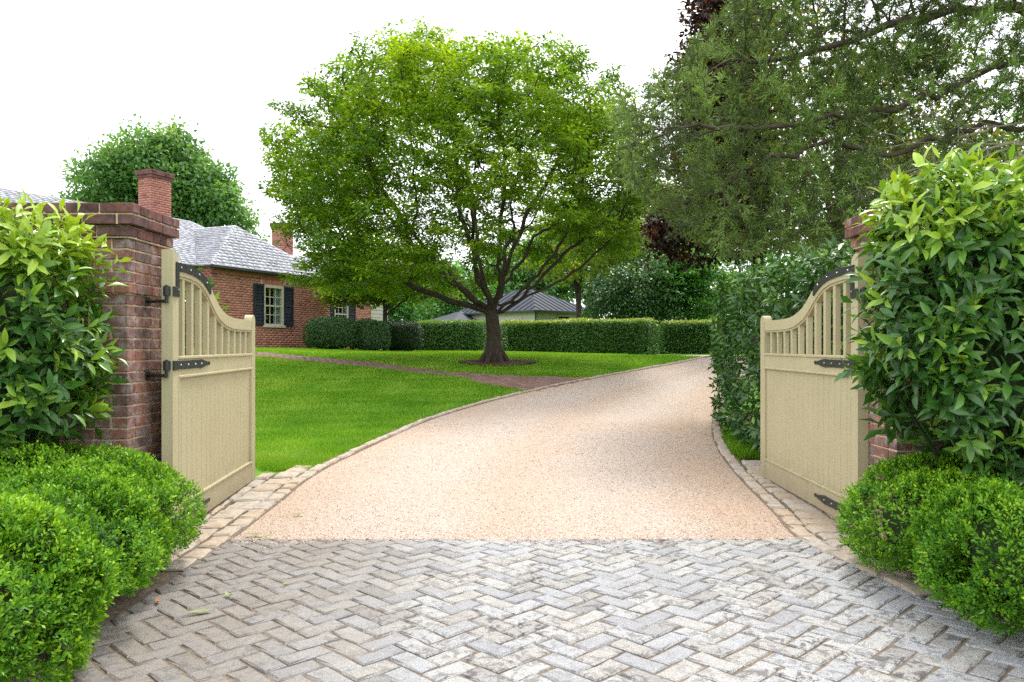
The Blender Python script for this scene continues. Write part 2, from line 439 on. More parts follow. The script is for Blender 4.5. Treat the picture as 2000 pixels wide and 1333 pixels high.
def axis_vals(lo, hi, step, far):
    a = list(np.arange(lo, hi + 1e-6, step)); d = step
    l, r = [], []
    x, y = lo, hi
    while y < far:
        d *= 1.35; x -= d; y += d; l.append(x); r.append(y)
    return np.array(l[::-1] + a + r)
gx = axis_vals(-13, 13, .3, 3500); gy = axis_vals(-1, 36, .3, 3500)
GX, GY = np.meshgrid(gx, gy)
GZ = hz(GX, GY) - .02
ni, nj = GX.shape
ii, jj = np.meshgrid(np.arange(ni - 1), np.arange(nj - 1), indexing='ij')
q0 = (ii * nj + jj).ravel()
me = np_mesh('ground', np.c_[GX.ravel(), GY.ravel(), GZ.ravel()], np.c_[q0, q0 + 1, q0 + nj + 1, q0 + nj], M_LAWN, smooth=True)
link('ground', me, kind='structure', label='grassy ground of the garden rising towards the house', cat='ground')

def sheet(name, left, right, mat, dz, nc=14, **kw):
    t = np.linspace(0, 1, nc)[None, :, None]
    P = left[:, None, :] * (1 - t) + right[:, None, :] * t
    n = len(left)
    z = hz(P[..., 0], P[..., 1]) + dz
    V = np.c_[P.reshape(-1, 2), z.ravel()]
    i, j = np.meshgrid(np.arange(n - 1), np.arange(nc - 1), indexing='ij')
    a = (i * nc + j).ravel()
    me = np_mesh(name, V, np.c_[a, a + 1, a + nc + 1, a + nc], mat, smooth=True)
    at = me.attributes.new('across', 'FLOAT', 'POINT'); at.data.foreach_set('value', np.tile(np.linspace(0, 1, nc), n).astype(np.float32))
    return link(name, me, **kw)

L_EDGE = [(-1.80, 5.085), (-1.84, 6.2), (-1.86, 7.4), (-1.68, 8.6), (-1.16, 10.57), (-.46, 12.0), (.34, 13.22), (1.52, 14.7), (2.69, 16.05), (3.69, 17.32), (4.75, 19.2), (7.0, 21.6), (12, 23.2), (22, 24.0)]
R_EDGE = [(1.84, 5.085), (1.98, 6.14), (2.13, 7.6), (2.32, 9.0), (2.63, 10.4), (3.58, 13.6), (4.6, 15.2), (6.0, 16.7), (9.5, 18.3), (22, 19.5)]
lc, rc = curve(L_EDGE, 130), curve(R_EDGE, 130)
sheet('driveway', lc, rc, M_GRAVEL, .004, 18, kind='structure', label='pinkish tan gravel driveway curving away to the right', cat='driveway')
sheet('far_court', np.array([(3.2, 21.5), (3.4, 23.0), (3.6, 24.6)]), np.array([(14, 22.2), (14, 24), (14, 25.8)]), M_GRAVEL, .0, 8,
      kind='structure', label='strip of gravel court in front of the far hedge', cat='driveway')

# loose pebbles lying on the near driveway
N = 18000
y = 5.075 + (RNG.random(N) ** 1.5) * 5.5 - np.abs(RNG.normal(0, .035, N)) * (RNG.random(N) < .25)
li = np.interp(y, lc[:, 1], lc[:, 0]); ri = np.interp(y, rc[:, 1], rc[:, 0])
x = li + (ri - li) * RNG.random(N)
r = RNG.uniform(.003, .006, N) * (1 + .06 * (y - 5))
OV = np.array([(1, 0, 0), (0, 1, 0), (-1, 0, 0), (0, -1, 0), (0, 0, .7), (0, 0, -.5)], float)
OF = np.array([(0, 1, 4), (1, 2, 4), (2, 3, 4), (3, 0, 4)])
d = norm(np.c_[RNG.normal(size=(N, 2)), RNG.normal(size=N) * .15])
leaf_cloud('loose_gravel', M_PEBBLE, np.c_[x, y, hz(x, y) + .006 + .008 * (y < 5.08)], d, np.c_[np.zeros((N, 2)), np.ones(N)], r, r * RNG.uniform(.7, 1.1, N), RNG.random(N), tv=OV, tf=OF,
           kind='stuff', label='loose pink and tan pebbles on the driveway surface', cat='gravel')

# pebbles kicked out over the edge of the setts
N = 1500
x = RNG.uniform(-1.75, 1.85, N); y = 5.085 - np.abs(RNG.normal(0, .045, N)) * (1 + .8 * snoise(np.c_[x, x * 0, x * 0], 5, 3)) ** 2
r = RNG.uniform(.0035, .007, N)
d = norm(np.c_[RNG.normal(size=(N, 2)), RNG.normal(size=N) * .15])
leaf_cloud('spilled_gravel', M_PEBBLE, np.c_[x, y, np.full(N, .0125)], d, np.c_[np.zeros((N, 2)), np.ones(N)], r, r * .9, RNG.random(N), tv=OV, tf=OF,
           kind='stuff', label='stray pebbles spilled over the edge of the setts', cat='gravel')

# ------------------------------------------------------------------ sett paving in herringbone
pave = MB()
pave.add([(-3.2, -1.0, .003), (3.2, -1.0, .003), (3.2, 5.085, .003), (-3.2, 5.085, .003)], [(0, 1, 2, 3)])
pave = pave.build('paving', M_SAND, kind='structure', label='grey granite sett paving laid in herringbone before the gates', cat='paving')

def clip(poly, nx, ny, c):                                   # keep nx*x+ny*y <= c
    out = []
    for i in range(len(poly)):
        a, b = poly[i], poly[(i + 1) % len(poly)]
        da, db = nx * a[0] + ny * a[1] - c, nx * b[0] + ny * b[1] - c
        if da <= 0: out.append(a)
        if da * db < 0:
            t = da / (da - db); out.append((a[0] + (b[0] - a[0]) * t, a[1] + (b[1] - a[1]) * t))
    return out

def stone_mesh(name, poly, h, cham, mat, rough=.004, seed=0, dome=.004, edge=.4):
    """A stone from a plan polygon: dropped outer edge, worn uneven rim, slightly domed top."""
    rr = random.Random(seed)
    cx = sum(p[0] for p in poly) / len(poly); cy = sum(p[1] for p in poly) / len(poly)
    pts = []
    n = len(poly)
    for i in range(n):
        a, b = poly[i], poly[(i + 1) % n]
        L = math.hypot(b[0] - a[0], b[1] - a[1])
        k = max(1, min(3, round(L / .08)))
        for j in range(k):
            t = j / k
            pts.append((a[0] + (b[0] - a[0]) * t + rr.uniform(-1, 1) * .004, a[1] + (b[1] - a[1]) * t + rr.uniform(-1, 1) * .004))
    n = len(pts)
    V = [(p[0], p[1], 0) for p in pts]
    V += [(p[0], p[1], h - cham * rr.uniform(.7, 1.6)) for p in pts]
    for p in pts:
        d_ = math.hypot(p[0] - cx, p[1] - cy); s = max(.5, 1 - cham * rr.uniform(1.2, 2.4) / max(d_, .02))
        V.append((cx + (p[0] - cx) * s, cy + (p[1] - cy) * s, h + rr.uniform(-1, 1) * rough))
    V.append((cx, cy, h + dome))
    Fs = []
    for i in range(n):
        j = (i + 1) % n
        Fs += [(i, j, n + j, n + i), (n + i, n + j, 2 * n + j, 2 * n + i), (2 * n + i, 2 * n + j, 3 * n)]
    me = bpy.data.meshes.new(name); me.from_pydata(V, [], Fs); me.materials.append(mat)
    me.update()
    return me

Wd, JT, HS = .104, .011, .035
variants = []
for s in range(10):
    variants.append(stone_mesh('sett', [(-Wd + JT / 2, -Wd / 2 + JT / 2), (Wd - JT / 2, -Wd / 2 + JT / 2), (Wd - JT / 2, Wd / 2 - JT / 2), (-Wd + JT / 2, Wd / 2 - JT / 2)], HS, .0055, M_GRANITE, .0022, s, .0008))
setts = []
c45 = math.sqrt(.5)
for i in range(-60, 80):
    for j in range(-60, 80):
        k = (i - j) % 4
        if k == 0: cx_, cy_, ang = (i + 1) * Wd, (j + .5) * Wd, 0.0
        elif k == 3: cx_, cy_, ang = (i + .5) * Wd, (j + 1) * Wd, math.pi / 2
        else: continue
        X, Y = (cx_ - cy_) * c45 + .02, (cx_ + cy_) * c45 + 1.0
        if -2.35 < X < 2.75 and -.3 < Y < 5.25: setts.append((X, Y, ang + math.pi / 4))
vis, rest = [], []
for X, Y, a in setts:
    px = abs(X) / max(Y, .01)
    (vis if Y > 2.80 and px < .66 and X > -1.98 and X < 2.12 and Y < 5.22 else rest).append((X, Y, a))
vis.sort(key=lambda t: t[1] + .15 * abs(t[0])); rest += vis[300:]; vis = vis[:300]
far_rest = MB(); far_t = []
def sett_poly(X, Y, a):
    ca, sa = math.cos(a), math.sin(a)
    P = [(X + px * ca - py * sa, Y + px * sa + py * ca) for px, py in
         ((-Wd + JT / 2, -Wd / 2 + JT / 2), (Wd - JT / 2, -Wd / 2 + JT / 2), (Wd - JT / 2, Wd / 2 - JT / 2), (-Wd + JT / 2, Wd / 2 - JT / 2))]
    return P
def cut(P):
    Q = clip(P, 0, 1, 5.075)
    if Q: Q = clip(Q, -1, 0, 1.80)
    if Q: Q = clip(Q, 1, .16, 2.78)
    return Q
for k, (X, Y, a) in enumerate(vis):
    P = sett_poly(X, Y, a); Q = cut(P)
    if len(Q) < 3: continue
    ar = abs(sum(Q[i][0] * Q[(i + 1) % len(Q)][1] - Q[(i + 1) % len(Q)][0] * Q[i][1] for i in range(len(Q)))) / 2
    if ar < .0012: continue
    z0 = -.024 + random.uniform(-.0025, .0025)
    tilt = (random.uniform(-.012, .012), random.uniform(-.012, .012))
    if ar > .97 * (2 * Wd - JT) * (Wd - JT):
        link('sett', variants[k % 10], pave, (X, Y, z0), (tilt[0], tilt[1], a + (math.pi if random.random() < .5 else 0) + random.uniform(-.015, .015)))
    else:
        cx_ = sum(p[0] for p in Q) / len(Q); cy_ = sum(p[1] for p in Q) / len(Q)
        link('sett', stone_mesh('sett', [(p[0] - cx_, p[1] - cy_) for p in Q], HS, .0055, M_GRANITE, .002, 100 + k, .0008), pave, (cx_, cy_, z0), (tilt[0], tilt[1], 0))
for k, (X, Y, a) in enumerate(rest):
    v = variants[k % 10]
    R = Matrix.Translation((X, Y, -.024)) @ Matrix.Rotation(a, 4, 'Z')
    Q = cut(sett_poly(X, Y, a))
    if len(Q) < 3: continue
    if len(Q) != 4 or Y > 4.9:
        v = stone_mesh('sett', Q, HS, .0055, M_GRANITE, .002, k, .0008); R = Matrix.Translation((0, 0, -.024))
    far_rest.add([R @ p.co for p in v.vertices], [tuple(p.vertices) for p in v.polygons]); far_t += [random.random()] * len(v.polygons)
fr = far_rest.mesh('sett_field', M_GRANITE); at = fr.attributes.new('tint', 'FLOAT', 'FACE'); at.data.foreach_set('value', far_t)
link('sett_field', fr, pave, kind='stuff')

# soil borders beside the paving, under the shrubs
for nm, pts, lab in (('planting_bed', [(-4.6, .5), (-2.05, .5), (-1.80, 2.6), (-1.83, 4.2), (-2.3, 4.6), (-2.4, 7.2), (-2.9, 8.0), (-4.6, 8.0)], 'dark soil bed under the shrubs left of the paving'),
                     ('planting_bed', [(4.6, .5), (2.6, .5), (2.3, 2.6), (2.08, 4.2), (2.35, 5.4), (2.33, 8.0), (2.6, 9.6), (3.1, 11.5), (4.6, 11.5)], 'dark soil bed under the shrubs right of the paving')):
    b = MB(); zz = [gz(*p) for p in pts]
    # fan of small quads that follows the ground
    xs = sorted(set(p[0] for p in pts)); 
    x_out = pts[0][0]
    inner = np.array([p for p in pts if abs(p[0]) < 4.5]); inner = inner[np.argsort(inner[:, 1])]
    yy = np.linspace(.5, 11.4 if x_out > 0 else 8.0, 60)
    xi = np.interp(yy, inner[:, 1], inner[:, 0])
    V, Fq = [], []
    for i, (yv, xv) in enumerate(zip(yy, xi)):
        for t in (0, .25, .5, .75, 1):
            xx = xv + (x_out - xv) * t
            V.append((xx, yv, gz(xx, yv) + .006 - .02 * (t == 0)))
    for i in range(59):
        for j in range(4):
            a = i * 5 + j; Fq.append((a, a + 1, a + 6, a + 5))
    b.add(V, Fq).build(nm, M_MULCH, kind='structure', label=lab, cat='soil')

# ------------------------------------------------------------------ kerb stones
def kerb_row(parent, path, widths, offset, length, y_from, y_to, side, hgt=.05, seed=0, lift=.0):
    """stones laid end to end along a path (x,y), offset outwards from the drive"""
    rr = random.Random(seed)
    s = np.r_[0, np.cumsum(np.linalg.norm(np.diff(path, axis=0), axis=1))]
    pos = 0.0
    while pos < s[-1]:
        L = length * rr.uniform(.75, 1.25)
        u0, u1 = pos, min(pos + L, s[-1]); pos += L
        P = [np.array([np.interp(u, s, path[:, 0]), np.interp(u, s, path[:, 1])]) for u in (u0, (u0 + u1) / 2, u1)]
        if P[1][1] < y_from or P[1][1] > y_to or u1 - u0 < .05: continue
        t = (P[2] - P[0]) / np.linalg.norm(P[2] - P[0]); nrm = np.array([-t[1], t[0]]) * side
        w_ = widths * rr.uniform(.88, 1.1)
        g = .011
        hl = (u1 - u0) / 2 - g / 2
        c = P[1] + nrm * (offset + widths / 2 + rr.uniform(-.008, .008))
        loc = [(-hl + rr.uniform(0, .012), -w_ / 2 + rr.uniform(0, .012)), (hl - rr.uniform(0, .012), -w_ / 2 + rr.uniform(0, .012)),
               (hl - rr.uniform(0, .02), w_ / 2 - rr.uniform(0, .012)), (-hl + rr.uniform(0, .02), w_ / 2 - rr.uniform(0, .012))]
        e = .3
        sx_ = math.atan2(gz(*(c + t * e)) - gz(*(c - t * e)), 2 * e)
        link('stone', stone_mesh('stone', loc, hgt, .012, M_KERB, .004, rr.randrange(10**6), .004), parent,
             (c[0], c[1], gz(*c) - hgt + .028 + lift + rr.uniform(-.005, .005)), (rr.uniform(-.02, .02), -sx_ + rr.uniform(-.02, .02), math.atan2(t[1], t[0])))

def kerb_base(name, path, side, w_, lab):
    t = np.gradient(path, axis=0); t = t / np.linalg.norm(t, axis=1, keepdims=True)
    nr = np.c_[-t[:, 1], t[:, 0]] * side
    A, B = path - nr * .01, path + nr * w_
    if side > 0: A, B = B, A
    return sheet(name, A, B, M_SAND, .008, 4, kind='structure', label=lab, cat='kerb')
lk = curve([(-1.80, 4.35)] + L_EDGE[:11], 200); rk = curve([(1.98, 3.9), (1.90, 4.5)] + R_EDGE[:7], 160)
kl = kerb_base('driveway_edging', lk, 1, .13, 'weathered stone edging along the left side of the gravel drive')
kr = kerb_base('driveway_edging', rk, -1, .13, 'weathered stone edging along the right side of the gravel drive')
kerb_row(kl, lk, .125, 0.0, .27, 4.3, 7.9, 1, seed=1)
kerb_row(kl, lk, .085, 0.0, .34, 7.9, 19, 1, seed=2)
kerb_row(kl, lk, .21, .135, .30, 4.3, 7.75, 1, seed=3)
kerb_row(kl, lk, .15, .355, .27, 4.7, 7.6, 1, seed=4)
kerb_row(kr, rk, .115, 0.0, .30, 3.9, 15, -1, seed=5)
kerb_row(kr, rk, .23, .125, .22, 3.9, 8.2, -1, seed=6)
kerb_row(kr, rk, .14, .365, .30, 4.7, 7.2, -1, seed=7, lift=-.03)

# ------------------------------------------------------------------ brick walk across the lawn
pu = curve([(-10.5, 21.4), (-6.23, 19.35), (-3.13, 17.32), (-2.03, 16.22), (-.77, 15.3), (1.42, 14.68)], 80)
pl = curve([(-10.7, 20.6), (-6.4, 18.6), (-2.96, 16.4), (-1.9, 15.55), (-.9, 14.8), (-.70, 14.3), (-.2, 13.75), (.30, 13.22)], 80)
walk = sheet('brick_walk', pu[::-1], pl[::-1], M_SAND, .006, 10, kind='structure', label='worn red brick walk crossing the lawn to the drive', cat='path')
WV, WF, WT = [], [], []
cb_v, cb_f = chamfer_box(.196, .094, .04, .006)
cb_v = np.array(cb_v); quads = [f for f in cb_f if len(f) == 4]
poly_w = np.vstack([pu, pl[::-1]])
def inside(poly, x, y):
    x = np.asarray(x); y = np.asarray(y); r_ = np.zeros(x.shape, bool)
    n = len(poly); j = n - 1
    for i in range(n):
        xi, yi, xj, yj = poly[i][0], poly[i][1], poly[j][0], poly[j][1]
        c_ = ((yi > y) != (yj > y)) & (x < (xj - xi) * (y - yi) / (yj - yi + 1e-12) + xi)
        r_ ^= c_; j = i
    return r_
wa = math.atan2(-.44, .9)
cnt = 0
for i in range(-70, 70):
    for j in range(-130, 130):
        lx, ly = (i + (j % 2) * .5) * .206, j * .103
        X = -2 + lx * math.cos(wa) - ly * math.sin(wa); Y = 16.2 + lx * math.sin(wa) + ly * math.cos(wa)
        if not (-10 < X < 1.6 and 13 < Y < 21.4): continue
        if not inside(poly_w, np.array([X]), np.array([Y]))[0]: continue
        R = np.array([[math.cos(wa), -math.sin(wa), 0], [math.sin(wa), math.cos(wa), 0], [0, 0, 1]])
        sl = (gz(X, Y + .2) - gz(X, Y - .2)) / .4
        v = cb_v @ R.T; v[:, 2] += sl * v[:, 1]
        v = v + np.array([X, Y, gz(X, Y) + random.uniform(-.004, .004)])
        WV.append(v); WF.extend([tuple(k + cnt * 24 for k in f) for f in quads]); WT.extend([random.random()] * len(quads)); cnt += 1
link('brick', np_mesh('brick', np.vstack(WV), np.array(WF), M_WALKBRICK, WT), walk, kind='stuff')

# ------------------------------------------------------------------ brick gate pillars
BH = .0677
def brick_variants(l, d, h, mat, n, seed):
    out = []
    for s in range(n):
        rr = random.Random(seed + s)
        v, f = chamfer_box(l, d, h, .004)
        v = [(p[0] + rr.uniform(-.002, .002), p[1] + rr.uniform(-.0015, .0015), p[2] + rr.uniform(-.0018, .0018)) for p in v]
        me = bpy.data.meshes.new('brick'); me.from_pydata(v, [], f); me.materials.append(mat); me.update(); out.append(me)
    return out
BR = {}
def brick_of(l, d, mat):
    key = (round(l, 3), round(d, 3), mat.name)
    if key not in BR: BR[key] = brick_variants(l, d, BH - .010, mat, 4, len(BR) * 10)
    return random.choice(BR[key])
def pillar(name, side, label):
    """side -1: the one left of the drive. local x grows away from the drive, local y away from the camera."""
    xin, W_, D_ = 2.31, .78, .54
    p = empty(name, (side * xin, 4.77, 0), label=label, cat='pillar', group='brick gate pillars')
    core = MB(); core.box(*(sorted((side * .008, side * (W_ - .008)))), .008, D_ - .008, 0, 27.9 * BH)
    core.box(*(sorted((side * -.009, side * (W_ + .009)))), -.009, D_ + .009, 23 * BH + .006, 24 * BH - .006)
    core.box(*(sorted((side * -.019, side * (W_ + .019)))), -.019, D_ + .019, 28 * BH - .004, 29 * BH)
    core.box(*(sorted((side * -.049, side * (W_ + .049)))), -.049, D_ + .049, 29 * BH + .006, 31 * BH - .008)
    core.build('mortar_core', M_MORTAR, p)
    hidden = MB()
    for cidx in range(31):
        pr = .06 if cidx >= 29 else .03 if cidx == 28 else .02 if cidx == 23 else 0.0
        mat = M_CAPBRICK if cidx >= 28 else M_BRICK
        zc = (cidx + .5) * BH
        w0, w1, d0, d1 = -pr, W_ + pr, -pr, D_ + pr
        for face in ('front', 'inner', 'outer', 'back'):
            alongx = face in ('front', 'back')
            full = (cidx % 2 == 0) == alongx
            a0, a1 = (w0, w1) if alongx else (d0, d1)
            if not full: a0, a1 = a0 + .102, a1 - .102
            pos = a0; k = cidx % 2 if cidx < 29 else 0
            span = []
            while pos < a1 - .02:
                L = .203 if k % 2 == 0 else .102
                if cidx >= 28 and alongx: L = .203
                if cidx >= 29 and not alongx: L = .102 if cidx == 30 else .203
                if a1 - (pos + L) < .05: L = a1 - pos
                span.append((pos, min(pos + L, a1))); pos += L; k += 1
            for (b0, b1) in span:
                b0, b1 = (b0 if full and b0 <= a0 + 1e-6 else b0 + .0045), (b1 if full and b1 >= a1 - 1e-6 else b1 - .0045)
                L = round(b1 - b0, 3); m_ = (b0 + b1) / 2
                if face == 'front': loc, rz = (m_, d0 + .0465), 0
                elif face == 'back': loc, rz = (m_, d1 - .0465), 0
                elif face == 'inner': loc, rz = (w0 + .0465, m_), math.pi / 2
                else: loc, rz = (w1 - .0465, m_), math.pi / 2
                me = brick_of(L, .093, mat)
                X, Y, Z = side * loc[0], loc[1] + random.uniform(-.0015, .0015), zc
                if face in ('front', 'inner'):
                    link('brick', me, p, (X, Y, Z), (random.uniform(-.006, .006), random.uniform(-.006, .006), rz + random.uniform(-.006, .006)))
                else:
                    R = Matrix.Translation((X, Y, Z)) @ Matrix.Rotation(rz, 4, 'Z')
                    hidden.add([R @ v.co for v in me.vertices], [tuple(q.vertices) for q in me.polygons])
    hidden.build('brickwork', M_BRICK, p, kind='stuff')
    return p
pil_l = pillar('gate_pillar', -1, 'weathered brick gate pillar with corbelled cap beside the left laurel')
pil_r = pillar('gate_pillar', 1, 'brick gate pillar mostly hidden by the laurel right of the drive')

# ------------------------------------------------------------------ the two gates
GW = 2.2
TOP = [(.10, 1.778), (.25, 1.783), (.38, 1.778), (.52, 1.768), (.64, 1.746), (.73, 1.716), (.81, 1.679), (.90, 1.630), (.99, 1.579), (1.08, 1.538), (1.18, 1.509), (1.30, 1.485), (1.45, 1.472), (1.65, 1.468), (1.85, 1.470), (2.09, 1.470)]
def offs(c, d):
    c = np.array(c); t = np.gradient(c, axis=0); t /= np.linalg.norm(t, axis=1, keepdims=True)
    return np.c_[c[:, 0] + t[:, 1] * d, c[:, 1] - t[:, 0] * d]
def gate(name, loc, u, sg, label):
    """local x runs along the leaf from the hinges, v is the depth behind the drive-side face (local y = sg*v)."""
    g = empty(name, (loc[0], loc[1], 0), math.atan2(u[1], u[0]), label=label, cat='gate', group='cream entrance gates')
    def yy(a, b): return tuple(sorted((sg * a, sg * b)))
    T = .068
    def part(n, mb, mat=M_GATE, parent=g): return mb.build(n, mat, parent)
    a = [(0, .05), (.11, .05), (.11, 1.775)] + [(.045 + .065 * math.cos(t), 1.775 + .07 * math.sin(t)) for t in np.linspace(.35, math.pi / 2, 6)] + [(0, 1.847)]
    part('hinge_stile', MB().prism(a, *yy(0, T)))
    a = [(GW - .125, .05), (GW, .05), (GW, 1.475)] + [(GW - .062 + .06 * math.cos(t), 1.47 + .05 * math.sin(t)) for t in np.linspace(.1, math.pi - .1, 9)] + [(GW - .125, 1.47)]
    part('lock_stile', MB().prism(a, *yy(0, T)))
    xi0, xi1 = .112, GW - .127
    part('bottom_rail', MB().box(xi0, xi1, *yy(.002, T - .002), .05, .213))
    part('middle_rail', MB().box(xi0, xi1, *yy(.002, T - .002), 1.052, 1.166))
    up = [(x_, z_) for x_, z_ in TOP]; up[0] = (xi0, 1.778); up[-1] = (xi1, 1.470)
    lo = offs(up, .088); lo[:, 0] = np.clip(lo[:, 0], xi0, xi1)
    part('top_rail', MB().strip(up, [tuple(p) for p in lo], *yy(.003, T - .003)))
    lo2 = offs(up, .105); lo2[:, 0] = np.clip(lo2[:, 0], xi0, xi1)
    part('bead', MB().strip([tuple(p) for p in lo], [tuple(p) for p in lo2], *yy(.012, T - .012)))
    part('bead', MB().cbox(xi0, xi1, *yy(-.008, .03), 1.158, 1.178, .004))
    part('bead', MB().cbox(xi0, xi1, *yy(-.006, .03), 1.036, 1.054, .004))
    part('bead', MB().cbox(xi0, xi1, *yy(-.006, .03), .209, .226, .004))
    part('bead', MB().cbox(xi0 - .002, xi0 + .014, *yy(-.004, .03), .227, 1.035, .004))
    part('bead', MB().cbox(xi1 - .014, xi1 + .002, *yy(-.004, .03), .227, 1.035, .004))
    nb = 18; bw = (xi1 - xi0) / nb
    bm_ = MB().cbox(-bw / 2 + .0006, bw / 2 - .0006, *yy(.016, .036), .2, 1.06, .007).mesh('board', M_GATE)
    for i in range(nb): link('board', bm_, g, (xi0 + bw * (i + .5), sg * random.uniform(0, .0012), 0))
    nbal = 10; sp = (xi1 - xi0) / (nbal + .6)
    for i in range(nbal):
        xb = xi0 + sp * (i + .8)
        zt = np.interp(xb, lo2[:, 0], lo2[:, 1]) + .012
        part('baluster', MB().cbox(xb - .021, xb + .021, *yy(.014, .054), 1.168, zt, .003))
    # iron work
    def bolt(x_, z_, par):
        b = MB(); b.cyl((x_, sg * -.008, z_), (x_, sg * -.014, z_), .0066, .005, 8); part('bolt', b, M_BOLT, par)
    lo_b = offs(up, .058)
    sel = [i for i, q in enumerate(up) if q[0] <= .82]
    xs_ = [up[i] for i in sel]; ls_ = [tuple(lo_b[i]) for i in sel]
    s1 = [(xs_[i][0], xs_[i][1] - .004) for i in range(len(xs_))]
    ls_[-1] = (ls_[-1][0] + .03, ls_[-1][1] - .01)
    st = MB().strip(s1, ls_, *yy(-.007, .001))
    st.box(.052, .108, *yy(-.0075, .0005), 1.555, 1.774)
    st = part('corner_strap', st, M_IRON)
    for xb in (.14, .33, .52, .70): bolt(xb, np.interp(xb, [q[0] for q in up], [q[1] for q in up]) - .033, st)
    bolt(.08, 1.60, st)
    for zc in (1.12, .135):
        pl_ = [(0, zc - .026), (.50, zc - .027), (.58, zc - .03), (.74, zc - .008), (.765, zc - .014), (.785, zc), (.765, zc + .014), (.74, zc + .008), (.58, zc + .03), (.50, zc + .027), (0, zc + .026)]
        st = part('strap_hinge', MB().prism(pl_, *yy(-.008, .0005)), M_IRON)
        for xb in (.13, .28, .43, .57): bolt(xb, zc, st)
    for zc in (1.585, 1.12, .135):
        h = MB(); h.cyl((-.022, sg * .03, zc - .03), (-.022, sg * .03, zc + .03), .019, None, 12)
        h.cbox(-.03, .0, *yy(.012, .05), zc - .028, zc + .028, .003)
        h.cyl((-.022, sg * .03, zc - .075), (-.022, sg * .03, zc + .036), .010, None, 10)
        h.cbox(-.006, .075, *yy(-.012, -.0005), zc - .03, zc + .03, .002)
        part('hinge_barrel', h, M_IRON)
    return g
GL, GLu = (-2.12, 4.96), (-.0883, .9961)
GR, GRu = (2.24, 5.14), (.026, .99966)
gate('entrance_gate', GL, GLu, 1, 'cream wooden gate leaf standing open against the left brick pillar')
gate('entrance_gate', GR, GRu, -1, 'cream wooden gate leaf standing open before the right laurel hedge')
for pil, side, g0, u, sg in ((pil_l, -1, GL, GLu, 1), (pil_r, 1, GR, GRu, -1)):
    ly = (-u[1], u[0])
    bx, by = g0[0] - .03 * u[0] + sg * .03 * ly[0], g0[1] - .03 * u[1] + sg * .03 * ly[1]
    for zc in (1.585, 1.12, .135):
        pm = MB(); pm.cyl((side * .0, by - 4.77 + .10, zc - .062), (bx - side * 2.31, by - 4.77, zc - .062), .010, None, 8)
        pm.cbox(*sorted((side * -.003, side * .02)), by - 4.77 + .065, by - 4.77 + .135, zc - .09, zc - .035, .003)
        pm.build('hinge_pin', M_IRON, pil)

# ------------------------------------------------------------------ the brick house
HB = 1.14
PL = (-8.8, 23.2)
e1 = np.array((.41, .912)); e1 /= np.linalg.norm(e1)
house = empty('brick_house', (PL[0], PL[1], HB), math.atan2(e1[1], e1[0]), label='low red brick house with slate hip roof and dark shutters', cat='house')
HC = .0735
def brick_wall(parent, x0, x1, y, z0, z1, holes=(), length=.215, face='y', mat=M_HBRICK, seed=3, sgn=-1):
    rr = random.Random(seed); V, Fq, T = [], [], []
    nrow = int((z1 - z0) / HC)
    for r_ in range(nrow):
        zc = z0 + r_ * HC
        xx = x0 - (length / 2 if r_ % 2 else 0); k = 0
        while xx < x1:
            L = length
            a, b = max(xx, x0), min(xx + L, x1); xx += L
            if b - a < .03: continue
            if any(a < h[1] and b > h[0] and zc + HC > h[2] and zc < h[3] for h in holes):
                segs = []
                for h in holes:
                    if zc + HC > h[2] and zc < h[3]:
                        if a < h[0] < b: segs.append((a, h[0]))
                        if a < h[1] < b: segs.append((h[1], b))
                segs = [s_ for s_ in segs if s_[1] - s_[0] > .02]
            else: segs = [(a, b)]
            for a_, b_ in segs:
                n = len(V); o = rr.uniform(-.002, .002)
                X0, X1, Z0, Z1 = a_ + .007, b_ - .007, zc + .008, zc + HC - .008
                ya, yb = y + sgn * (.012 + o), y
                P = [(X0, ya, Z0), (X1, ya, Z0), (X1, ya, Z1), (X0, ya, Z1), (X0, yb, Z0), (X1, yb, Z0), (X1, yb, Z1), (X0, yb, Z1)]
                if face == 'x': P = [(p[1], p[0], p[2]) for p in P]
                V += P; f_ = [(0, 1, 2, 3), (0, 4, 5, 1), (1, 5, 6, 2), (2, 6, 7, 3), (3, 7, 4, 0)]
                Fq += [tuple(i + n for i in q) for q in f_]; T += [min(1, max(0, rr.gauss(.5, .28)))] * 5
    return link('brick', np_mesh('brick', V, np.array(Fq), mat, T), parent, kind='stuff')

EV = 2.46
wx0, wx1, wz0, wz1 = 2.20, 3.12, .78, 2.06
hole = [(wx0, wx1, wz0, wz1), (wx0 - .12, wx1 + .12, wz1, wz1 + .26)]
wall = MB()
wall.box(0, wx0, 0, .2, -.4, EV); wall.box(wx1, 5.6, 0, .2, -.4, EV); wall.box(wx0, wx1, 0, .2, -.4, wz0); wall.box(wx0, wx1, 0, .2, wz1, EV)
wall = wall.build('end_wall', M_HMORTAR, house)
brick_wall(wall, 0, 5.6, 0, -.3, EV - .12, hole)
ja = MB()                                                    # splayed flat arch over the window
for i in range(13):
    t0, t1 = i / 13, (i + 1) / 13
    xa, xb = wx0 - .0 + (wx1 - wx0) * t0 + .004, wx0 + (wx1 - wx0) * t1 - .004
    xa2, xb2 = wx0 - .12 + (wx1 - wx0 + .24) * t0 + .004, wx0 - .12 + (wx1 - wx0 + .24) * t1 - .004
    ja.prism([(xa, wz1 + .004), (xb, wz1 + .004), (xb2, wz1 + .255), (xa2, wz1 + .255)], -.013, .0)
me = ja.mesh('flat_arch', M_HBRICK); at = me.attributes.new('tint', 'FLOAT', 'FACE'); at.data.foreach_set('value', [random.uniform(.3, .8) for _ in me.polygons])
link('flat_arch', me, wall)
sw_ = MB().box(5.4, 5.6, .2, 6, -.4, EV).build('side_wall', M_HMORTAR, house)
brick_wall(sw_, .0, 1.64, 5.6, -.3, EV, (), .215, 'x', M_HBRICK, 12, 1)
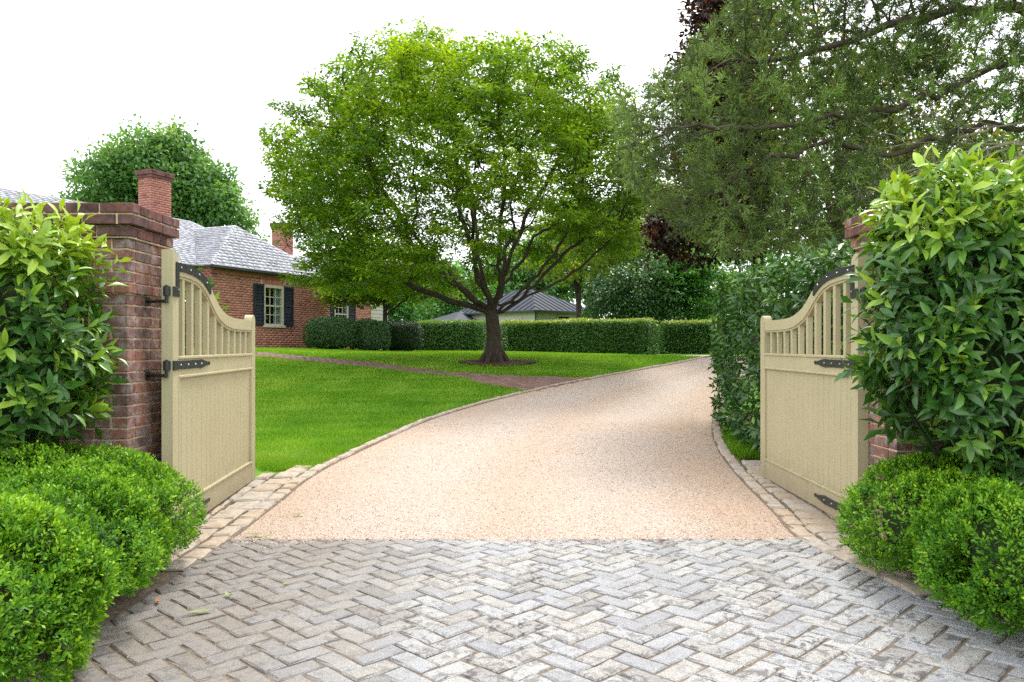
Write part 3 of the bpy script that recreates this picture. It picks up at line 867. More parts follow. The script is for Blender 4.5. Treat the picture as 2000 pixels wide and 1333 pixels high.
sw_ = MB().box(0, .2, .2, 6, -.4, EV).build('side_wall', M_HMORTAR, house)
brick_wall(sw_, .0, .6, 0, -.3, EV, (), .215, 'x', M_HBRICK, 13, -1)
cor = MB(); cor.box(-.03, 5.63, -.035, .02, EV - .20, EV - .075)
n_d = 46
for i in range(n_d):
    x_ = 0.0 + 5.6 * (i + .5) / n_d
    cor.box(x_ - .032, x_ + .032, -.065, -.036, EV - .11, EV - .045)
cor.box(-.05, 5.65, -.075, .02, EV - .044, EV)
me = cor.mesh('brick_cornice', M_HBRICK); at = me.attributes.new('tint', 'FLOAT', 'FACE'); at.data.foreach_set('value', [random.uniform(.2, .6) for _ in me.polygons])
link('brick_cornice', me, house)

def window(parent_house, x0, x1, z0, z1, y, cols, rows, curtain=None, sill=True):
    f = MB()
    f.box(x0 - .012, x0 + .07, y - .03, y + .12, z0, z1); f.box(x1 - .07, x1 + .012, y - .03, y + .12, z0, z1)
    f.box(x0 + .071, x1 - .071, y - .03, y + .12, z1 - .08, z1 + .012)
    f.box(x0 + .071, x1 - .071, y - .02, y + .12, z0, z0 + .05)
    fo = f.build('window', M_TRIM, parent_house)
    if sill: MB().cbox(x0 - .06, x1 + .06, y - .075, y + .05, z0 - .075, z0 - .002, .006).build('sill', M_TRIM, fo)
    gx0, gx1, gz0, gz1 = x0 + .075, x1 - .075, z0 + .055, z1 - .085
    zm = (gz0 + gz1) / 2
    s = MB(); s.box(gx0, gx1, y + .012, y + .06, zm - .022, zm + .022)
    for i in range(1, cols):
        xm = gx0 + (gx1 - gx0) * i / cols; s.box(xm - .011, xm + .011, y + .02, y + .05, gz0, gz1)
    for j in range(1, rows):
        if j == rows // 2: continue
        zz = gz0 + (gz1 - gz0) * j / rows; s.box(gx0, gx1, y + .0215, y + .0485, zz - .011, zz + .011)
    s.build('sash', M_TRIM, fo)
    pw, ph = (gx1 - gx0) / cols, (gz1 - gz0) / rows
    pm = MB().box(-pw / 2, pw / 2, -.002, .002, -ph / 2, ph / 2).mesh('pane', M_GLASS)
    for i in range(cols):
        for j in range(rows): link('pane', pm, fo, (gx0 + pw * (i + .5), y + .035, gz0 + ph * (j + .5)))
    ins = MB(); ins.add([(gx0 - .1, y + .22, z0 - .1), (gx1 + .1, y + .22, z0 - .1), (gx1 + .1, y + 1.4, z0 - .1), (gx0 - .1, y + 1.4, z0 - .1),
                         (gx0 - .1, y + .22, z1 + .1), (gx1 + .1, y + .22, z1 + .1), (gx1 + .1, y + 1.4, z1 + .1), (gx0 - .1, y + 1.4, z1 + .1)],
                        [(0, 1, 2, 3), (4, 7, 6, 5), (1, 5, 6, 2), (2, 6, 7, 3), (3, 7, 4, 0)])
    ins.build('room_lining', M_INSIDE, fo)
    if curtain:
        c0, c1 = curtain; V, Fq = [], []
        for i in range(17):
            xx = c0 + (c1 - c0) * i / 16; yv = y + .14 + .018 * math.sin(i * 1.6)
            V += [(xx, yv, z0), (xx, yv, z1)]
            if i: Fq.append((2 * i - 2, 2 * i, 2 * i + 1, 2 * i - 1))
        MB().add(V, Fq).build('curtain', M_CURTAIN, fo)
    return fo
def shutter(parent_house, x0, x1, z0, z1, y):
    s = MB(); s.box(x0, x0 + .05, y - .045, y - .005, z0, z1); s.box(x1 - .05, x1, y - .045, y - .005, z0, z1)
    zm = z0 + (z1 - z0) * .48
    for a, b in ((z0, z0 + .08), (zm, zm + .06), (z1 - .06, z1)): s.box(x0 + .05, x1 - .05, y - .044, y - .006, a, b)
    so = s.build('shutter', M_SHUTTER, parent_house)
    lv = MB()
    for a, b in ((z0 + .08, zm), (zm + .06, z1 - .06)):
        n = int((b - a) / .045)
        for i in range(n):
            zz = a + (b - a) * (i + .5) / n
            lv.add([(x0 + .05, y - .042, zz - .022), (x1 - .05, y - .042, zz - .022), (x1 - .05, y - .008, zz + .018), (x0 + .05, y - .008, zz + .018),
                    (x0 + .05, y - .036, zz - .026), (x1 - .05, y - .036, zz - .026), (x1 - .05, y - .004, zz + .012), (x0 + .05, y - .004, zz + .012)],
                   [(0, 1, 2, 3), (7, 6, 5, 4), (0, 4, 5, 1)])
    lv.build('louvre', M_SHUTTER, so)
window(house, wx0, wx1, wz0, wz1, 0, 3, 4, (wx0 + .62, wx1 - .05))
shutter(house, wx0 - .47, wx0 - .02, wz0 - .02, wz1 + .01, -.013)
shutter(house, wx1 + .02, wx1 + .47, wz0 - .02, wz1 + .01, -.013)

def slate_face(parent, tri, seed, w_=.26, e_=.17, mat=M_SLATE):
    """a roof plane (3 or 4 corners, first edge = eave) covered with overlapping slates clipped to the plane"""
    P = [np.array(p, float) for p in tri]
    X = norm((P[1] - P[0])[None])[0]; nrm = norm(np.cross(P[1] - P[0], P[2] - P[0])[None])[0]; Yd = np.cross(nrm, X)
    if Yd[2] < 0: Yd = -Yd; nrm = -nrm
    loc = [((p - P[0]) @ X, (p - P[0]) @ Yd) for p in P]
    rr = random.Random(seed); V, Fq, T = [], [], []
    ymax = max(q[1] for q in loc); xmin, xmax = min(q[0] for q in loc), max(q[0] for q in loc)
    area = sum(loc[i][0] * loc[(i + 1) % len(loc)][1] - loc[(i + 1) % len(loc)][0] * loc[i][1] for i in range(len(loc)))
    if area < 0: loc = loc[::-1]
    row = 0; yv = 0.0
    while yv < ymax:
        xx = xmin - (row % 2) * w_ * .5 - rr.uniform(0, .06)
        while xx < xmax:
            ww = w_ * rr.uniform(.8, 1.2)
            q = [(xx + .005, yv - rr.uniform(0, .012)), (xx + ww - .005, yv - rr.uniform(0, .012)), (xx + ww - .005, yv + e_ * 1.35), (xx + .005, yv + e_ * 1.35)]; xx += ww
            for i in range(len(loc)):
                a, b = loc[i], loc[(i + 1) % len(loc)]
                ex, ey = b[0] - a[0], b[1] - a[1]; l_ = math.hypot(ex, ey)
                if i == 0 and abs(ey) < 1e-6 and a[1] < 1e-6: continue
                q = clip(q, ey / l_, -ex / l_, (ey * a[0] - ex * a[1]) / l_)
                if len(q) < 3: break
            if len(q) < 3: continue
            n = len(V); h = .024 + rr.uniform(-.003, .004)
            for (a, b) in q:
                lift = h * (1 - .75 * (b - yv) / (e_ * 1.35))
                V.append(P[0] + X * a + Yd * b + nrm * lift)
            k = len(q); t = min(1, max(0, rr.gauss(.5, .25)))
            for (a, b) in q: V.append(P[0] + X * a + Yd * b + nrm * (-.01))
            for i in range(1, k - 1): Fq.append((n, n + i, n + i + 1)); T.append(t)
            for i in range(k):
                j = (i + 1) % k
                Fq += [(n + i, n + k + i, n + j), (n + j, n + k + i, n + k + j)]; T += [t, t]
        yv += e_; row += 1
    return link('slate', np_mesh('slate', V, np.array(Fq), mat, T), parent, kind='stuff')
O = .16
pk = (2.8, 1.74, 4.13); rb = (2.8, 4.6, 4.13)
eA, eB, eC, eD = (-O, -O, EV), (5.6 + O, -O, EV), (5.6 + O, 4.6, EV), (-O, 4.6, EV)
def roof(name, faces, parent, seed):
    r_ = MB()
    for f_ in faces: r_.add(f_, [tuple(range(len(f_)))])
    ro = r_.build(name, M_GUTTER, parent)
    for i, f_ in enumerate(faces): slate_face(ro, f_, seed + i)
    return ro
roof('wing_roof', [(eA, eB, pk), (eB, eC, rb, pk), (eD, eA, pk, rb)], house, 20)
mr0, mr1 = (-8.0, 4.25, 4.0), (3.3, 4.25, 4.50)
roof('main_roof', [((-11, .4, EV), (5.7, .4, EV), mr1, mr0), ((5.7, .4, EV), (5.7, 8.1, EV), mr1), ((-11, 8.1, EV), (-11, .4, EV), mr0)], house, 40)
sw_ = MB().box(-10.8, -.001, .6, .8, -.4, EV).build('long_wall', M_HMORTAR, house)
brick_wall(sw_, -10.8, -.014, .6, -.3, EV, (), .215, 'y', M_HBRICK, 14, -1)
gt = MB(); gt.cbox(-O - .02, 5.6 + O + .02, -O - .1, -O + .005, EV - .075, EV + .035, .02); gt.cbox(5.6 + O - .005, 5.6 + O + .09, -O, 4.5, EV - .075, EV + .035, .02)
gt.build('gutter', M_GUTTER, house)
MB().box(-O, 5.6 + O, -O + .006, .25, EV - .004, EV + .02).build('soffit', M_GUTTER, house)
def chimney(x0, x1, y0, y1, z0, z1, parent):
    c = MB().box(x0 + .012, x1 - .012, y0 + .012, y1 - .012, z0, z1 - .02).build('chimney', M_HMORTAR, parent)
    for (a, b, yv, fc, sg_) in ((x0, x1, y0 + .012, 'y', -1), (x0, x1, y1 - .012, 'y', 1), (y0, y1, x0 + .012, 'x', -1), (y0, y1, x1 - .012, 'x', 1)):
        brick_wall(c, a, b, yv, z0, z1 - .22, (), .215, fc, M_HBRICK, 9, sg_)
    k = MB(); k.cbox(x0 - .03, x1 + .03, y0 - .03, y1 + .03, z1 - .23, z1 - .15, .006); k.cbox(x0 - .065, x1 + .065, y0 - .065, y1 + .065, z1 - .148, z1, .01)
    k.build('chimney_cap', M_CAPBRICK, c)
chimney(.25, 1.04, 2.7, 3.26, 3.0, 5.58, house)
chimney(8.55, 9.2, 4.6, 5.2, 2.5, 5.25, house)
# recessed range and clapboard range
rw = MB(); rx0, rx1 = 8.05, 8.95
rw.box(5.6, rx0, 1.65, 1.85, -.4, 2.3); rw.box(rx1, 10.6, 1.65, 1.85, -.4, 2.3); rw.box(rx0, rx1, 1.65, 1.85, -.4, .8); rw.box(rx0, rx1, 1.65, 1.85, 2.0, 2.3)
rw = rw.build('recessed_wall', M_HMORTAR, house)
brick_wall(rw, 5.6, 10.6, 1.65, -.3, 2.3, [(rx0, rx1, .8, 2.0)], seed=5)
window(house, rx0, rx1, .8, 2.0, 1.65, 3, 4)
shutter(house, rx1 + .03, rx1 + .48, .78, 2.01, 1.637)
shutter(house, rx0 - .48, rx0 - .03, .78, 2.01, 1.637)
roof('recessed_roof', [((5.4, 1.45, 2.32), (12.1, 1.45, 2.32), (12.1, 4.4, 3.9), (5.4, 4.4, 3.9)), ((12.1, 7.2, 2.32), (5.4, 7.2, 2.32), (5.4, 4.4, 3.9), (12.1, 4.4, 3.9))], house, 60)
sd = MB(); sd.box(10.61, 12.0, 1.75, 1.9, -.4, 2.3); sdo = sd.build('clapboard_wall', M_SIDING, house)
cbm = MB().prism([(0, 0), (1.39, 0), (1.39, .15), (0, .15)], -.03, -.0).mesh('clapboard', M_SIDING)
for i in range(16): link('clapboard', cbm, sdo, (10.61, 1.752, -.2 + i * .154), (-.12, 0, 0))

# ------------------------------------------------------------------ garage with metal roof
C0 = np.array((1.25, 42.0)); a1 = norm(np.array([[3.31, 3.0]]))[0]; a2 = np.array((-a1[1], a1[0]))
gar = empty('garage', (C0[0], C0[1], .95), math.atan2(a1[1], a1[0]), label='cream clapboard garage with grey standing seam metal roof behind the hedge', cat='garage')
gl1, gl2, ge = 4.5, 6.7, 2.2
wl_ = MB().box(0, gl1, 0, gl2, -.3, ge).build('wall', M_SIDING, gar)
c1 = MB().box(0, gl1 - .02, -.014, .01, 0, .19).mesh('clapboard', M_SIDING); c2 = MB().box(-.014, .01, .02, gl2, 0, .19).mesh('clapboard', M_SIDING)
for i in range(11):
    link('clapboard', c1, wl_, (.01, 0, i * .2), (.05, 0, 0)); link('clapboard', c2, wl_, (0, 0, i * .2), (0, -.05, 0))
o = .3; rz_ = ge + 1.38
p0, p1, p2, p3 = (-o, -o, ge), (gl1 + o, -o, ge), (gl1 + o, gl2 + o, ge), (-o, gl2 + o, ge)
r0, r1 = (gl1 / 2, 2.7, rz_), (gl1 / 2, gl2 - 2.7, rz_)
rf = MB().add([p0, p1, p2, p3, r0, r1], [(0, 1, 4), (1, 2, 5, 4), (2, 3, 5), (3, 0, 4, 5), (3, 2, 1, 0)]).build('roof', M_METALROOF, gar)
def seams(A, B, apex_fn, n, nm):
    A, B = Vector(A), Vector(B)
    for i in range(1, n):
        t = i / n; b = A.lerp(B, t); tp_ = apex_fn(t)
        s = MB(); d_ = (tp_ - b); sd_ = (B - A).normalized() * .014; upv = Vector((0, 0, .045))
        s.add([b - sd_, b + sd_, tp_ + sd_, tp_ - sd_, b - sd_ + upv, b + sd_ + upv, tp_ + sd_ + upv, tp_ - sd_ + upv], [(4, 5, 6, 7), (0, 4, 7, 3), (5, 1, 2, 6), (0, 1, 5, 4)])
        s.build('seam', M_METALROOF, rf)
R0, R1 = Vector(r0), Vector(r1)
def apA(t):
    x = -o + t * (gl1 + 2 * o); f = min((x + o) / (r0[0] + o), (gl1 + o - x) / (gl1 + o - r0[0]))
    return Vector((x, -o + f * (r0[1] + o), ge + f * (rz_ - ge)))
seams(p0, p1, apA, 12, 'a')
def apB(t):
    yv = gl2 + o - t * (gl2 + 2 * o); f = min(1, (yv + o) / (r0[1] + o), (gl2 + o - yv) / (gl2 + o - r1[1]))
    return Vector((-o + f * (r0[0] + o), yv, ge + f * (rz_ - ge)))
seams(p3, p0, apB, 16, 'b')
MB().cbox(-o - .02, gl1 + o + .02, -o - .08, -o + .01, ge - .1, ge + .02, .015).build('gutter', M_GUTTER, gar)
MB().cbox(-o - .08, -o + .01, -o, gl2 + o, ge - .1, ge + .02, .015).build('gutter', M_GUTTER, gar)
MB().cyl((-.06, -.06, 0), (-.06, -.06, ge - .1), .045, None, 8).build('downpipe', M_GUTTER, gar)
gw_ = MB().box(1.6, 2.6, -.05, .01, 1.2, 2.0).build('window', M_TRIM, gar)
MB().box(1.68, 2.52, -.054, -.03, 1.28, 1.92).build('pane', M_INSIDE, gw_)
gd = MB().box(-.04, .01, 1.0, 3.6, 0, 1.9).build('door', M_TRIM, gar)
for i in range(4): MB().box(-.055, -.03, 1.06 + i * .64, 1.06 + i * .64 + .56, .1, 1.8).build('panel', M_SIDING, gd)
MB().box(-1.6, -.05, 4.9, 7.2, -.3, 1.75).build('side_shed', M_SIDING, gar)
MB().add([(-1.85, 4.7, 1.76), (-.06, 4.7, 1.76), (-.06, 7.4, 1.76), (-1.85, 7.4, 1.76), (-.2, 6.05, 2.35)], [(0, 1, 4), (1, 2, 4), (2, 3, 4), (3, 0, 4)]).build('shed_roof', M_METALROOF, gar)

# ------------------------------------------------------------------ branching by space colonisation
def colonise(seeds, attr, step, di, dk, iters, tropism=(0, 0, .0)):
    """seeds: list of polylines (first point may coincide with an earlier node). Returns nodes, parent."""
    nodes, par = [], []
    def nearest(p):
        return min(range(len(nodes)), key=lambda i: (nodes[i] - p).length_squared)
    for pl_ in seeds:
        pts = [Vector(p) for p in pl_]
        if nodes:
            last = nearest(pts[0])
        else:
            nodes.append(pts[0]); par.append(-1); last = 0
        for a, b in zip(pts[:-1], pts[1:]):
            n = max(1, int((b - a).length / step))
            for i in range(1, n + 1):
                jit = Vector(RNG.normal(size=3) * step * .10)
                nodes.append(a.lerp(b, i / n) + jit); par.append(last); last = len(nodes) - 1
    A = [Vector(p) for p in attr]
    trop = Vector(tropism)
    for it in range(iters):
        kd = kdtree.KDTree(len(nodes))
        for i, p in enumerate(nodes): kd.insert(p, i)
        kd.balance()
        pull, keep = {}, []
        for p in A:
            co, i, dist = kd.find(p)
            if dist < dk: continue
            keep.append(p)
            if dist < di: pull.setdefault(i, Vector((0, 0, 0))); pull[i] += (p - co).normalized()
        A = keep
        if not pull: break
        new = 0
        for i, v in pull.items():
            v = v.normalized() + trop + Vector(RNG.normal(size=3) * .12)
            q = nodes[i] + v.normalized() * step
            if kd.find(q)[2] < step * .35: continue
            nodes.append(q); par.append(i); new += 1
        if not new: break
    return nodes, par

def branch_radii(nodes, par, tip, expo):
    n = len(nodes); acc = np.zeros(n); kids = [[] for _ in range(n)]
    for i, p in enumerate(par):
        if p >= 0: kids[p].append(i)
    for i in range(n - 1, -1, -1):
        if not kids[i]: acc[i] = 1.0
        if par[i] >= 0: acc[par[i]] += acc[i]
    return tip * acc ** (1 / expo), kids

def tube_mesh(name, nodes, par, rad, kids, mat, nside=6, rmin=0.0, rmax_tip=None):
    V, Fq = [], []
    n = len(nodes)
    def ring(p, t, r, ref):
        a = (ref - t * ref.dot(t))
        if a.length < 1e-4: a = t.orthogonal()
        a.normalize(); b = t.cross(a)
        base = len(V)
        for k in range(nside):
            th = 2 * math.pi * k / nside
            V.append(tuple(p + (a * math.cos(th) + b * math.sin(th)) * r))
        return base, a
    starts = [(0, None)]
    while starts:
        i, frm = starts.pop()
        chain = [frm] if frm is not None else []
        cur = i
        while True:
            chain.append(cur)
            ks = sorted(kids[cur], key=lambda k: -rad[k])
            for k in ks[1:]: starts.append((k, cur))
            if not ks: break
            cur = ks[0]
        chain = [c for q, c in enumerate(chain) if q < 2 or rad[c] >= rmin]
        if len(chain) < 2 or rad[chain[1]] < rmin: continue
        ref = Vector((.3, .9, .2)); prev = None
        for q, c in enumerate(chain):
            p = nodes[c]
            t = (nodes[chain[min(q + 1, len(chain) - 1)]] - nodes[chain[max(q - 1, 0)]])
            if t.length < 1e-6: t = Vector((0, 0, 1))
            t.normalize()
            r = rad[c] if not (q == 0 and frm is not None) else rad[chain[1]]
            b, ref = ring(p, t, r, ref)
            if prev is not None:
                for k in range(nside):
                    k2 = (k + 1) % nside
                    Fq.append((prev + k, prev + k2, b + k2, b + k))
            prev = b
    return np_mesh(name, V, np.array(Fq), mat, smooth=True)

# ------------------------------------------------------------------ the big shade tree on the lawn
TB = np.array((-.39, 17.44, gz(-.39, 17.44)))
tree = empty('shade_tree', tuple(TB), label='big round crowned shade tree with dark forking trunk on the lawn', cat='tree')
cc = np.array((-.68, .15, 3.50)); cr = np.array((4.12, 4.0, 3.50))
def dome_pts(n, lo=.58):
    out = []
    while len(out) < n:
        d = rand_dirs(1)[0]; d = d / (np.abs(d) ** 2.35).sum() ** (1 / 2.35); rr = RNG.uniform(lo**3, 1) ** (1 / 3)
        bump = 1 + .04 * math.sin(d[0] * 7 + d[2] * 5) + .04 * math.sin(d[1] * 9 + d[0] * 4 + 1)
        p = cc + d * rr * cr * bump
        if p[2] < 1.3: continue
        h = math.hypot(p[0], p[1])
        if p[2] < 1.5 + .85 * float(sm((p[0] + .6) / 1.6)) + .75 * max(0, 2.6 - h): continue
        out.append(p)
    return np.array(out)
seeds = [[(0, 0, -.1), (.0, 0, .5), (-.03, 0, 1.05), (-.05, .0, 1.3)]]
for az, el, z0, L in ((185, 14, 1.10, 2.8), (200, 36, 1.10, 2.4), (165, 50, 1.15, 2.2), (250, 32, 1.1, 1.9), (285, 58, 1.2, 2.0), (330, 30, 1.05, 2.2),
                      (5, 34, 1.0, 2.3), (30, 55, 1.2, 2.0), (75, 42, 1.15, 2.0), (110, 60, 1.2, 2.0), (140, 26, 1.1, 2.2), (350, 66, 1.25, 2.2), (205, 68, 1.25, 2.2), (225, 18, 1.15, 2.3), (345, 16, 1.2, 2.2)):
    a, e = math.radians(az), math.radians(el)
    p = Vector((-.03, 0, z0)); pts = [tuple(p)]
    for k in range(4):
        ee = e + (.10 * k if el < 50 else .03 * k)
        p = p + Vector((math.cos(a) * math.cos(ee), math.sin(a) * math.cos(ee), math.sin(ee))) * L / 4 + Vector((RNG.normal() * .05, RNG.normal() * .05, 0))
        pts.append(tuple(p))
    seeds.append(pts)
nodes, par = colonise(seeds, dome_pts(4600), .17, 2.4, .27, 90)
rad, kids = branch_radii(nodes, par, .0062, 2.15)
rad = np.minimum(rad, np.array([max(.05, .115 - .012 * p.length) for p in nodes]))
i = 0
while i < len(nodes) and (i == 0 or par[i] == i - 1) and nodes[i].z < 1.29:      # the trunk itself: flared foot, slight taper
    rad[i] = .178 - .03 * max(0, nodes[i].z) + .12 * max(0, .42 - nodes[i].z) ** 1.4 * 1.6; i += 1
tr = link('trunk', tube_mesh('trunk', nodes, par, rad, kids, M_BARK, 7, 0.0), tree)
for az in (0, 55, 110, 180, 235, 300):
    a = math.radians(az + random.uniform(-12, 12))
    b = MB(); b.cyl((math.cos(a) * .06, math.sin(a) * .06, .34), (math.cos(a) * .36, math.sin(a) * .36, -.06), .09, .05, 8); b.build('root_flare', M_BARK, tree)
LP = np.array([tuple(p) for p in nodes]); qn = np.linalg.norm((LP - cc) / cr, axis=1)
small = np.where((rad < .0175) & (LP[:, 2] > 1.2) & (qn > .46) & (snoise(LP * np.array([.8, .8, 2.4]), 3.0, 31) > -.66))[0]
per = 48
base = np.repeat(LP[small], per, 0)
n = len(base)
tilt = norm(np.c_[RNG.normal(size=(len(small), 2)) * .35, np.ones(len(small))]); nz = np.repeat(tilt, per, 0)
rd = rand_dirs(n); flat = norm(rd - nz * np.sum(rd * nz, 1, keepdims=True))
off = flat * (RNG.random((n, 1)) ** .6) * .25 + nz * RNG.normal(size=(n, 1)) * .032
pos = base + off
axd = norm(flat + rand_dirs(n) * .5 - np.array([0, 0, .25]))
nrm_ = norm(nz + rand_dirs(n) * .45)
tint = np.clip(np.repeat(RNG.normal(.47, .13, len(small)) + .22 * snoise(LP[small], 2.6, 33), per) + RNG.normal(0, .12, n) + .10 * (pos[:, 2] - 4) / 4, 0, 1)
leaf_cloud('crown', M_TREE, pos, axd, nrm_, RNG.uniform(.065, .135, n), RNG.uniform(.034, .062, n), tint, tree)
# mulch ring
mr = MB(); V = []
for k in range(40):
    a = 2 * math.pi * k / 40; rr_ = .85 + .12 * math.sin(3 * a) + random.uniform(-.05, .05)
    x_, y_ = TB[0] + .1 + math.cos(a) * rr_, TB[1] - .1 + math.sin(a) * rr_ * .8
    V.append((x_, y_, gz(x_, y_) + .012))
V.append((TB[0], TB[1], TB[2] + .05))
mr.add(V, [(k, (k + 1) % 40, 40) for k in range(40)]).build('mulch_ring', M_MULCH, kind='structure', label='brown mulch around the foot of the shade tree', cat='mulch')

# ------------------------------------------------------------------ cedar reaching in from the right
cx0 = (10.6, 12.2)
ced = empty('cedar_tree', (cx0[0], cx0[1], gz(*cx0)), label='feathery cedar whose long boughs reach over the right gate', cat='tree')
off0 = Vector((cx0[0], cx0[1], gz(*cx0)))
def cp(px, py, D): return Vector(((px - 1000) / 1550 * D, D, EYE + (677 - py) / 1550 * D)) - off0
limbs = [[(0, 0, -.2), (-.1, -.05, 2.0), (-.15, -.1, 4.2), (0, 0, 7.2), (0, 0, 9.5)],
         [(-.12, -.08, 2.6), cp(2080, 245, 11.4), cp(1918, 250, 11.0), cp(1836, 273, 10.8), cp(1746, 293, 10.6), cp(1631, 283, 10.4), cp(1549, 297, 10.3), cp(1426, 328, 10.2)],
         [(-.12, -.08, 3.6), cp(2060, 90, 11.6), cp(1959, 139, 11.3), cp(1877, 158, 11.0), cp(1807, 189, 10.8), cp(1664, 234, 10.6), cp(1540, 240, 10.4), cp(1434, 254, 10.2), cp(1330, 250, 10.0)],
         [(-.12, -.08, 4.8), cp(1980, 10, 11.8), cp(1800, 40, 11.4), cp(1600, 90, 11.0), cp(1450, 130, 10.8)],
         [(-.12, -.08, 2.3), cp(2050, 330, 12.0), cp(1850, 380, 12.2), cp(1650, 428, 12.0), cp(1500, 440, 11.8)]]
limbs = [[tuple(p) for p in limbs[0]]] + [[tuple(l[0])] + [tuple(l[i].lerp(l[i + 1], t) + Vector((0, RNG.normal() * .05, .07 * math.sin(i * 2.3 + t * 5 + q))) if i else Vector(l[0]).lerp(l[1], t)) for i in range(len(l) - 1) for t in (.34, .67, 1)] for q, l in enumerate(limbs[1:])]
# bough volume: outline in world x,z (metres) at about 11 m depth
outl = [(1.35, 4.6), (1.5, 3.6), (2.1, 2.95), (2.8, 2.45), (3.9, 2.45), (4.7, 2.6), (5.5, 2.85), (6.3, 3.1), (7.4, 3.7), (9.5, 4.6), (9.5, 8.4), (4.3, 8.4), (3.3, 6.4), (2.6, 5.5), (2.0, 4.95)]
pts = []
while len(pts) < 8000:
    x_, z_ = RNG.uniform(1.2, 9.5), RNG.uniform(2.4, 8.4)
    if not inside(outl, np.array([x_]), np.array([z_]))[0]: continue
    y_ = RNG.uniform(9.7, 12.9)
    pts.append((x_ * y_ / 11, y_, EYE + (z_ - EYE) * y_ / 11))
pts = np.array(pts)
cpx, cpy = 1000 + 1550 * pts[:, 0] / pts[:, 1], 677 - (pts[:, 2] - EYE) * 1550 / pts[:, 1]
pts = pts[~((cpx > 1720) & (cpy > 205) & (cpy < 350) & (pts[:, 1] < 11.9))]
pts = pts[snoise(pts, 2.3, 5) > -.72]
cn, cpar = colonise(limbs, pts - np.array(off0), .15, 2.4, .21, 80)
crad, ckids = branch_radii(cn, cpar, .0042, 2.1)
crad = np.minimum(crad, .085)
for i, p in enumerate(cn):
    if math.hypot(p.x, p.y) < .35: crad[i] = .22
link('trunk', tube_mesh('trunk', cn, cpar, crad, ckids, M_CEDARBARK, 5), ced)
CP = np.array([tuple(p) for p in cn]); sel = np.where(crad < .012)[0]
pv = np.array([cpar[i] if cpar[i] >= 0 else i for i in sel])
bdir = norm(CP[sel] - CP[pv] + 1e-6)
spn, bl = 8, 8
sb = np.repeat(CP[sel], spn, 0); sdv = norm(np.repeat(bdir, spn, 0) * .7 + rand_dirs(len(sb)) * .85 + np.array([0, 0, .10]))
sl = RNG.uniform(.08, .19, len(sb))
st_t = np.repeat(np.clip(RNG.normal(.52, .18, len(sel)) + .48 * snoise(CP[sel], 3.6, 41), 0, 1), spn)
k = np.tile(np.arange(bl), len(sb)); sbi = np.repeat(np.arange(len(sb)), bl)
pos = sb[sbi] + sdv[sbi] * (sl[sbi] * (k + .3) / bl)[:, None] + RNG.normal(size=(len(sbi), 3)) * .012
axd = norm(sdv[sbi] * 1.0 + rand_dirs(len(sbi)) * .5)
leaf_cloud('foliage', M_CEDAR, pos, axd, rand_dirs(len(sbi)), RNG.uniform(.04, .085, len(sbi)), RNG.uniform(.012, .021, len(sbi)),
           np.clip(st_t[sbi] + RNG.normal(0, .12, len(sbi)), 0, 1), ced, tv=BLADE_V, tf=BLADE_F)
# bare grey twigs under the lowest bough
tw = MB()
def twig(p, d, L, r, depth):
    q = p
    for s in range(4):
        d2 = (d + Vector(RNG.normal(size=3) * .16)).normalized(); q2 = q + d2 * L / 4
        tw.cyl(q, q2, r * (1 - s * .2), r * (1 - (s + 1) * .2), 5); q = q2; d = d2
        if depth > 0 and s >= 1:
            for _ in range(2 if depth > 1 else 1): twig(q, (d + Vector(RNG.normal(size=3) * .6)).normalized(), L * .5, r * .5, depth - 1)
for (px, py, D, L) in ((2040, 262, 10.8, 1.9), (2030, 285, 10.9, 2.0), (2010, 300, 10.7, 1.7), (1990, 275, 10.5, 1.6), (2050, 230, 10.8, 1.5), (1930, 255, 10.6, 1.4), (1900, 300, 10.9, 1.7)):
    twig(cp(px, py, D), Vector((-1, -.05, -.28 + RNG.normal() * .22)).normalized(), L, .019, 2)
tw.build('dead_twigs', M_DEADTWIG, ced)

